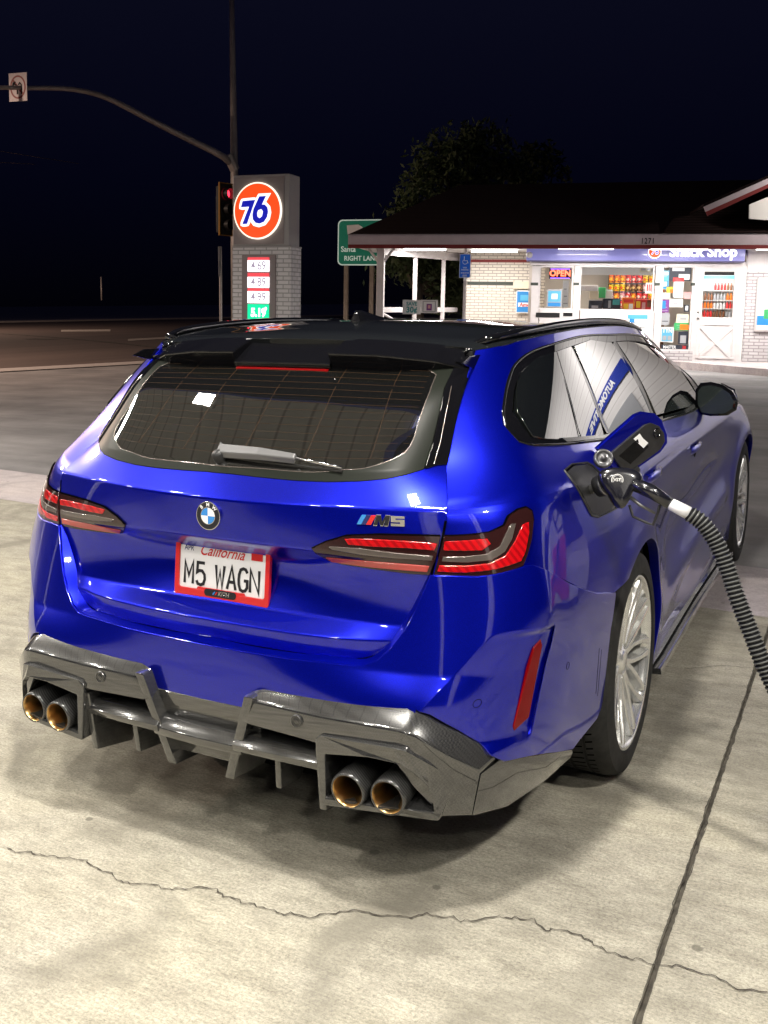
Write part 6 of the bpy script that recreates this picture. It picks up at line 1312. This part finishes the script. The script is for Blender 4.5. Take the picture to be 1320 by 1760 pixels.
n6=[(352,208),(402,206),(372,262),(392,262),(412,280),(418,310),(410,345),(388,376),(355,388),(325,382),(306,360),(302,328),(310,290)]
def grow(P,d):
    c=smooth(np.array(P,float),6,closed=True,corner=range(len(P))); A=.5*sum(c[i-1][0]*c[i][1]-c[i][0]*c[i-1][1] for i in range(len(c))); sg_=1 if A>0 else -1; o=[]
    n=len(c)
    for i in range(n): t=c[(i+1)%n]-c[i-1]; t/=max(np.linalg.norm(t),1e-6); o.append(tuple(c[i]+sg_*np.array((t[1],-t[0]))*d))
    return o
numer(grow(n7,17),'numeral_outline','face_white',-.062); numer([(345,190),(438,188),(402,245),(432,275),(440,315),(430,360),(398,398),(350,412),(310,402),(283,370),(280,325),(290,280)],'numeral_outline','face_white',-.0625)
numer(n7,'numeral_seven','face_blue',-.067); numer(n6,'numeral_six','face_blue',-.0675); numer([(345,300),(368,292),(380,308),(374,338),(356,352),(342,342),(338,320)],'numeral_counter','face_white',-.072)
pz=lambda y: round((662-y)*18/1716,3)
MB().box(-.36,.31,-.03,-.001,pz(552),pz(441)).build('price_case','cab',ps,bev=.02)
M['led_white']=mat('led_white',(1,1,1),.5,emit=(1,.97,1),es=2.2); M['led_red']=mat('led_red',(.8,.1,.1),.5,emit=(.85,.06,.08),es=1.); M['led_green']=mat('led_green',(0,.7,.35),.5,emit=(0,.75,.33),es=1.1); M['price_ink']=mat('price_ink',(.35,.3,.38),.5,emit=(.5,.42,.55),es=.6)
for (ya,yb,ra,rb_),s_ in zip(((450,469,445,450),(478,496,471,478),(502,522,497,502)),('4.69','4.89','4.99')):
    pn=empty('price_panel',(0,0,0)); pn.parent=ps; MB().box(-.235,.185,-.04,-.031,pz(yb),pz(ya)).build('lit_face','led_white',pn); MB().box(-.235,.185,-.04,-.031,pz(rb_),pz(ra)-.002).build('grade_strip','led_red',pn); text('price_digits',s_,.215,'price_ink',pn,Matrix([[1,0,0,-.022],[0,0,-1,-.0415],[0,1,0,(pz(ya)+pz(yb))/2],[0,0,0,1]]),off=.004,sx=.8)
pn=empty('price_panel',(0,0,0)); pn.parent=ps; MB().box(-.235,.185,-.04,-.031,pz(549),pz(524)).build('lit_face','led_green',pn); text('price_digits','5.19',.20,'led_white',pn,Matrix([[1,0,0,-.022],[0,0,-1,-.0415],[0,1,0,(pz(549)+pz(528))/2],[0,0,0,1]]),off=.010,sx=.85); text('price_fraction','9',.09,'led_white',pn,Matrix([[1,0,0,.125],[0,0,-1,-.0415],[0,1,0,pz(532)],[0,0,0,1]]),off=.003)
# traffic signal with mast arm
M['galv']=noisy('galvanised_steel',(.30,.27,.26),(.40,.36,.34),4,.5,metal=.3)
sg2=empty('traffic_signal',(-17.005, 25.368, 0.043),label='tall steel signal pole with curved mast arm over the street',cat='traffic signal')
def rl(P): o=np.array((-17.005, 25.368, 0.043)); return [tuple(np.array(p)-o) for p in P]
MB().tube(rl([(-16.951, 25.345, -0.339), (-17.184, 25.743, 3.48), (-17.321, 25.984, 5.771), (-17.572, 26.373, 9.59), (-17.745, 26.647, 12.263)]),[.16,.145,.125,.10,.08],14).build('pole','galv',sg2,smooth_=True)
arm=[(-17.353, 26.006, 6.057), (-17.421, 25.541, 6.288), (-17.867, 24.885, 6.625), (-18.378, 24.193, 6.972), (-18.806, 23.432, 7.309), (-19.197, 22.801, 7.615), (-19.489, 22.212, 7.832), (-19.689, 21.538, 7.906), (-20.015, 20.901, 7.911), (-20.393, 19.99, 7.796), (-21.211, 18.369, 7.609)]
MB().tube(rl([tuple(p) for p in smooth(np.array(arm),.4)]),list(np.linspace(.115,.05,len(smooth(np.array(arm),.4)))),12).build('mast_arm','galv',sg2,smooth_=True)
MB().tube(rl([(-17.425, 25.783, 6.392), (-17.312, 26.01, 5.923)]),.17,10).build('arm_bracket','galv',sg2)
ns=empty('turn_sign',(-20.584, 19.77, 7.794),label='square white no-turn sign hung on the mast arm',cat='sign'); NM=gframe((0,0,0),-8)
s2=.31
MB().box(-s2,s2,-.03,-.02,-s2*1.28,s2*1.28,mx=NM).build('sign_plate',mat('sign_plate_white',(.55,.48,.50),.5),ns)
n=40; P=[(math.cos(2*math.pi*i/n)*.27,math.sin(2*math.pi*i/n)*.33) for i in range(n)]; Q=[(a*.82,b*.85) for a,b in P]
mb=MB(); V=[(x,y,z) for R_,y in ((P,-.034),(Q,-.034)) for x,z in R_]; mb.add([tuple(NM@Vector(v)) for v in V],[(i,(i+1)%n,n+(i+1)%n,n+i) for i in range(n)])
mb.add([tuple(NM@Vector(v)) for v in ((-.21,-.036,.20),(-.17,-.036,.25),(.21,-.036,-.20),(.17,-.036,-.25))],[(0,1,2,3)]); mb.build('prohibition_ring',mat('sign_red_dull',(.22,.03,.03),.5),ns)
mb=MB()
for L_ in ([(-.02,-.2),(-.02,.02),(-.12,.10),(-.16,.06)],[(.12,-.2),(.12,.06),(.07,.12),(.02,.06)],[(-.18,.02),(-.16,.12),(-.08,.14)]): mb.tube([tuple(NM@Vector((a,-.035,b))) for a,b in L_],.022,5)
mb.build('arrow','black',ns)
th_=empty('signal_head',(-16.661, 24.446, 4.487),label='black three-lamp signal head showing red on the pole',cat='traffic light'); HMx=gframe((0,0,0),64)
mb=MB().box(-.19,.19,-.02,.22,-.72,.72,mx=HMx); mb.build('housing','plastic',th_,bev=.02)
M['yellow']=mat('signal_yellow',(.30,.14,.01),.6); M['sig_red']=mat('signal_red',(.9,.03,.03),.4,emit=(1,.03,.06),es=4.); M['sig_off']=mat('signal_unlit',(.03,.03,.03),.2)
MB().box(-.30,-.27,-.05,.0,-.82,.82,mx=HMx).box(.27,.30,-.05,.0,-.82,.82,mx=HMx).box(-.27,.27,-.05,0,.79,.82,mx=HMx).box(-.27,.27,-.05,0,-.82,-.79,mx=HMx).build('backplate_edge','yellow',th_); MB().box(-.27,.27,-.03,-.021,-.79,.79,mx=HMx).build('backplate','plastic',th_)
for z,m_ in ((.48,'sig_red'),(0,'sig_off'),(-.48,'sig_off')):
    c=HMx@Vector((0,-.04,z)); a=HMx.to_3x3()@Vector((0,-1,0)); MB().lathe([(.15,0),(.15,.02),(0,.04)],tuple(c),tuple(a),20).build('lamp_lens',m_,th_,smooth_=True); MB().lathe([(.17,0),(.165,.22)],tuple(c),tuple(a),20).build('visor','plastic',th_,smooth_=True)
def post(nm,lab,cat_,p0,p1,r,m_='galv',**k): o=MB().tube([p0,p1],r,8).build(nm,m_,None,smooth_=True); return tag(o,lab,cat_)
pt=empty('street_sign',(-12.23, 17.722, 0.593),label='thin steel post with an edge-on sign plate beside the price sign',cat='sign'); o_=np.array((-12.23, 17.722, 0.593))
MB().tube([(0,0,0),tuple(np.array((-12.363, 17.967, 2.898))-o_)],.035,8).build('post','galv',pt); q=np.array((-12.356, 17.921, 2.537))-o_; MB().box(-.01,.01,-.25,.25,-.35,.35,mx=Matrix.Translation(tuple(q))@Matrix.Rotation(math.radians(28),4,'Z')).build('plate','galv',pt)
post('far_post','lone short pale post on the far side of the street','post',(-46.252, 52.096, 1.822),(-46.373, 52.253, 3.442),.06)
# guide sign
GB=(-12.264, 23.724, 2.622); gs=empty('guide_sign',mw=gframe(GB,-6),label='green freeway guide sign on two posts behind the porch',cat='sign'); kk=29/1716
M['sign_green']=mat('sign_green',(.005,.16,.10),.5,emit=(.0,.10,.06),es=.35); M['sign_ink']=mat('sign_ink',(.6,.7,.65),.5,emit=(.5,.65,.58),es=.35)
w_g,h_g=1.42,1.301
mb=MB(); rg_=[(w_g/2+a,h_g/2+b) for a,b in rrect(w_g/2,h_g/2,.14)]; mb.prism(rg_,0,.03,'y'); mb.build('sign_border','sign_ink',gs)
MB().prism([(w_g/2+a,h_g/2+b) for a,b in rrect(w_g/2-.035,h_g/2-.035,.12)],-.006,-.001,'y').build('sign_panel','sign_green',gs)
def gt2(s_,x,z,h,nm='sign_lettering'): text(nm,s_,h,'sign_ink',gs,Matrix([[1,0,0,x],[0,0,-1,-.009],[0,1,0,z],[0,0,0,1]]),off=.004,align='LEFT',sx=.95)
gt2('Santa',.10,0.456,.22); gt2('RIGHT LANE',.20,0.194,.19)
MB().prism([(.30,.88),(.72,.88),(.75,1.08),(.62,1.16),(.27,1.14)],-.012,-.007,'y').build('route_shield','p_white',gs)
for x in (.25,w_g-.4): MB().box(x-.06,x+.06,.035,.15,-1.9,h_g-.2).build('sign_leg',noisy('timber_leg',(.18,.15,.12),(.25,.21,.17),8,.8),gs)
# overhead wires, street lamps out of frame
for k,(a,b) in enumerate((((-47.11, 41.419, 11.069),(-51.739, 56.244, 12.05)),((-47.063, 41.321, 10.166),(-49.366, 49.367, 11.049)))):
    o=MB().tube([a,b],.025,5).build('overhead_wire','galv',None); tag(o,['upper overhead wire crossing the night sky at the left','lower and shorter overhead wire at the left'][k],'wire')
for k,(x,y,e_) in enumerate(((-26.,9.,4200),(-52.,31.,6000))):
    t=empty('street_lamp',(x,y,0),label=['nearer tall street lamp beside the road','farther tall street lamp beside the road'][k],cat='street lamp'); MB().tube([(0,0,0),(0,0,8.6),(.3,.5,9.),(.8,1.4,9.)],[.11,.07,.05,.04],10).build('lamp_pole','galv',t,smooth_=True)
    MB().box(.6,1.,1.3,1.9,8.95,9.08).build('lamp_head','galv',t,bev=.02); L=bpy.data.lights.new('lamp_light','AREA'); L.size=.3; L.energy=e_; L.color=(1,.72,.55); lo=bpy.data.objects.new('lamp_light',L); COL.objects.link(lo); lo.parent=t; lo.location=(.8,1.6,8.93)
# ================================================ TREES
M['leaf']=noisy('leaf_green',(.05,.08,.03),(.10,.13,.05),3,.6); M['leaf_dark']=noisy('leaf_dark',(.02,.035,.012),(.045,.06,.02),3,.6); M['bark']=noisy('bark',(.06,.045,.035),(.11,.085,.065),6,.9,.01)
def tree(name,base,h,blobs,nleaf,label,leaf=.13,m_='leaf',seed=1):
    r=np.random.default_rng(seed); t=empty(name,base,label=label,cat='tree'); b0=np.array(base)
    mb=MB(); mb.tube([(0,0,-.2),(.1,0,h*.25),(0,.1,h*.5)],[.22,.16,.12],8)
    bl_=[np.array(p)-b0 for p,_ in blobs]
    for c in bl_: mid=(c*.5+np.array((0,0,h*.18))); mb.tube([(0,.05,h*.42),tuple(mid),tuple(c)],[.11,.06,.02],6)
    mb.build('trunk','bark',t,smooth_=True)
    V=[];F=[]; W_=np.array([R_**2 for _,R_ in blobs]); W_=W_/W_.sum()
    for (p,R_),w in zip(blobs,W_):
        c=np.array(p)-b0; ncl=max(6,int(nleaf*w/14)); 
        for _ in range(ncl):
            d=r.normal(size=3); d/=np.linalg.norm(d); q=c+d*R_*r.uniform(.35,1.12)*np.array((1,1,.8)); dr_=r.normal(size=3)*.35+np.array((d[0],d[1],-.35))
            for i in range(14):
                l=q+dr_*r.uniform(-.1,.5)*.8+r.normal(size=3)*.13; a=r.normal(size=3); a/=np.linalg.norm(a); b=np.cross(a,r.normal(size=3)); b/=np.linalg.norm(b); s_=leaf*r.uniform(.6,1.3); n=len(V)
                V+=[l-a*s_,l+b*s_*.35,l+a*s_,l-b*s_*.35]; F.append((n,n+1,n+2,n+3))
    mesh('crown',V,F,m_,t); return t
tree('broadleaf_tree',(-9.959, 28.073, 0.041),7.,[((-10.941, 28.399, 6.304), 0.75), ((-11.39, 28.044, 5.511), 0.6), ((-10.709, 29.607, 5.818), 1.0), ((-10.084, 30.08, 6.768), 0.65), ((-11.442, 27.341, 4.777), 0.5), ((-9.784, 31.292, 6.036), 0.7), ((-11.81, 27.09, 4.415), 0.35), ((-10.416, 29.34, 6.88), 0.5)],4600,'broad leafy tree rising behind the shop roof',.13,'leaf',3)
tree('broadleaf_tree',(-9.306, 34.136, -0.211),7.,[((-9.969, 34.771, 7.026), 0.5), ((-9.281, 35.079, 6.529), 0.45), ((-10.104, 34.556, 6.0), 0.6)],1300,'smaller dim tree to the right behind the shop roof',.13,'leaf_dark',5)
tree('drooping_tree',(-10.522, 25.435, -0.202),5.,[((-10.985, 25.594, 2.785), 0.55), ((-10.558, 25.794, 2.539), 0.5), ((-10.104, 26.058, 2.657), 0.6), ((-9.971, 27.283, 2.691), 0.6), ((-10.167, 27.065, 1.885), 0.6)],3500,'drooping tree seen through the open porch',.12,'leaf',8)
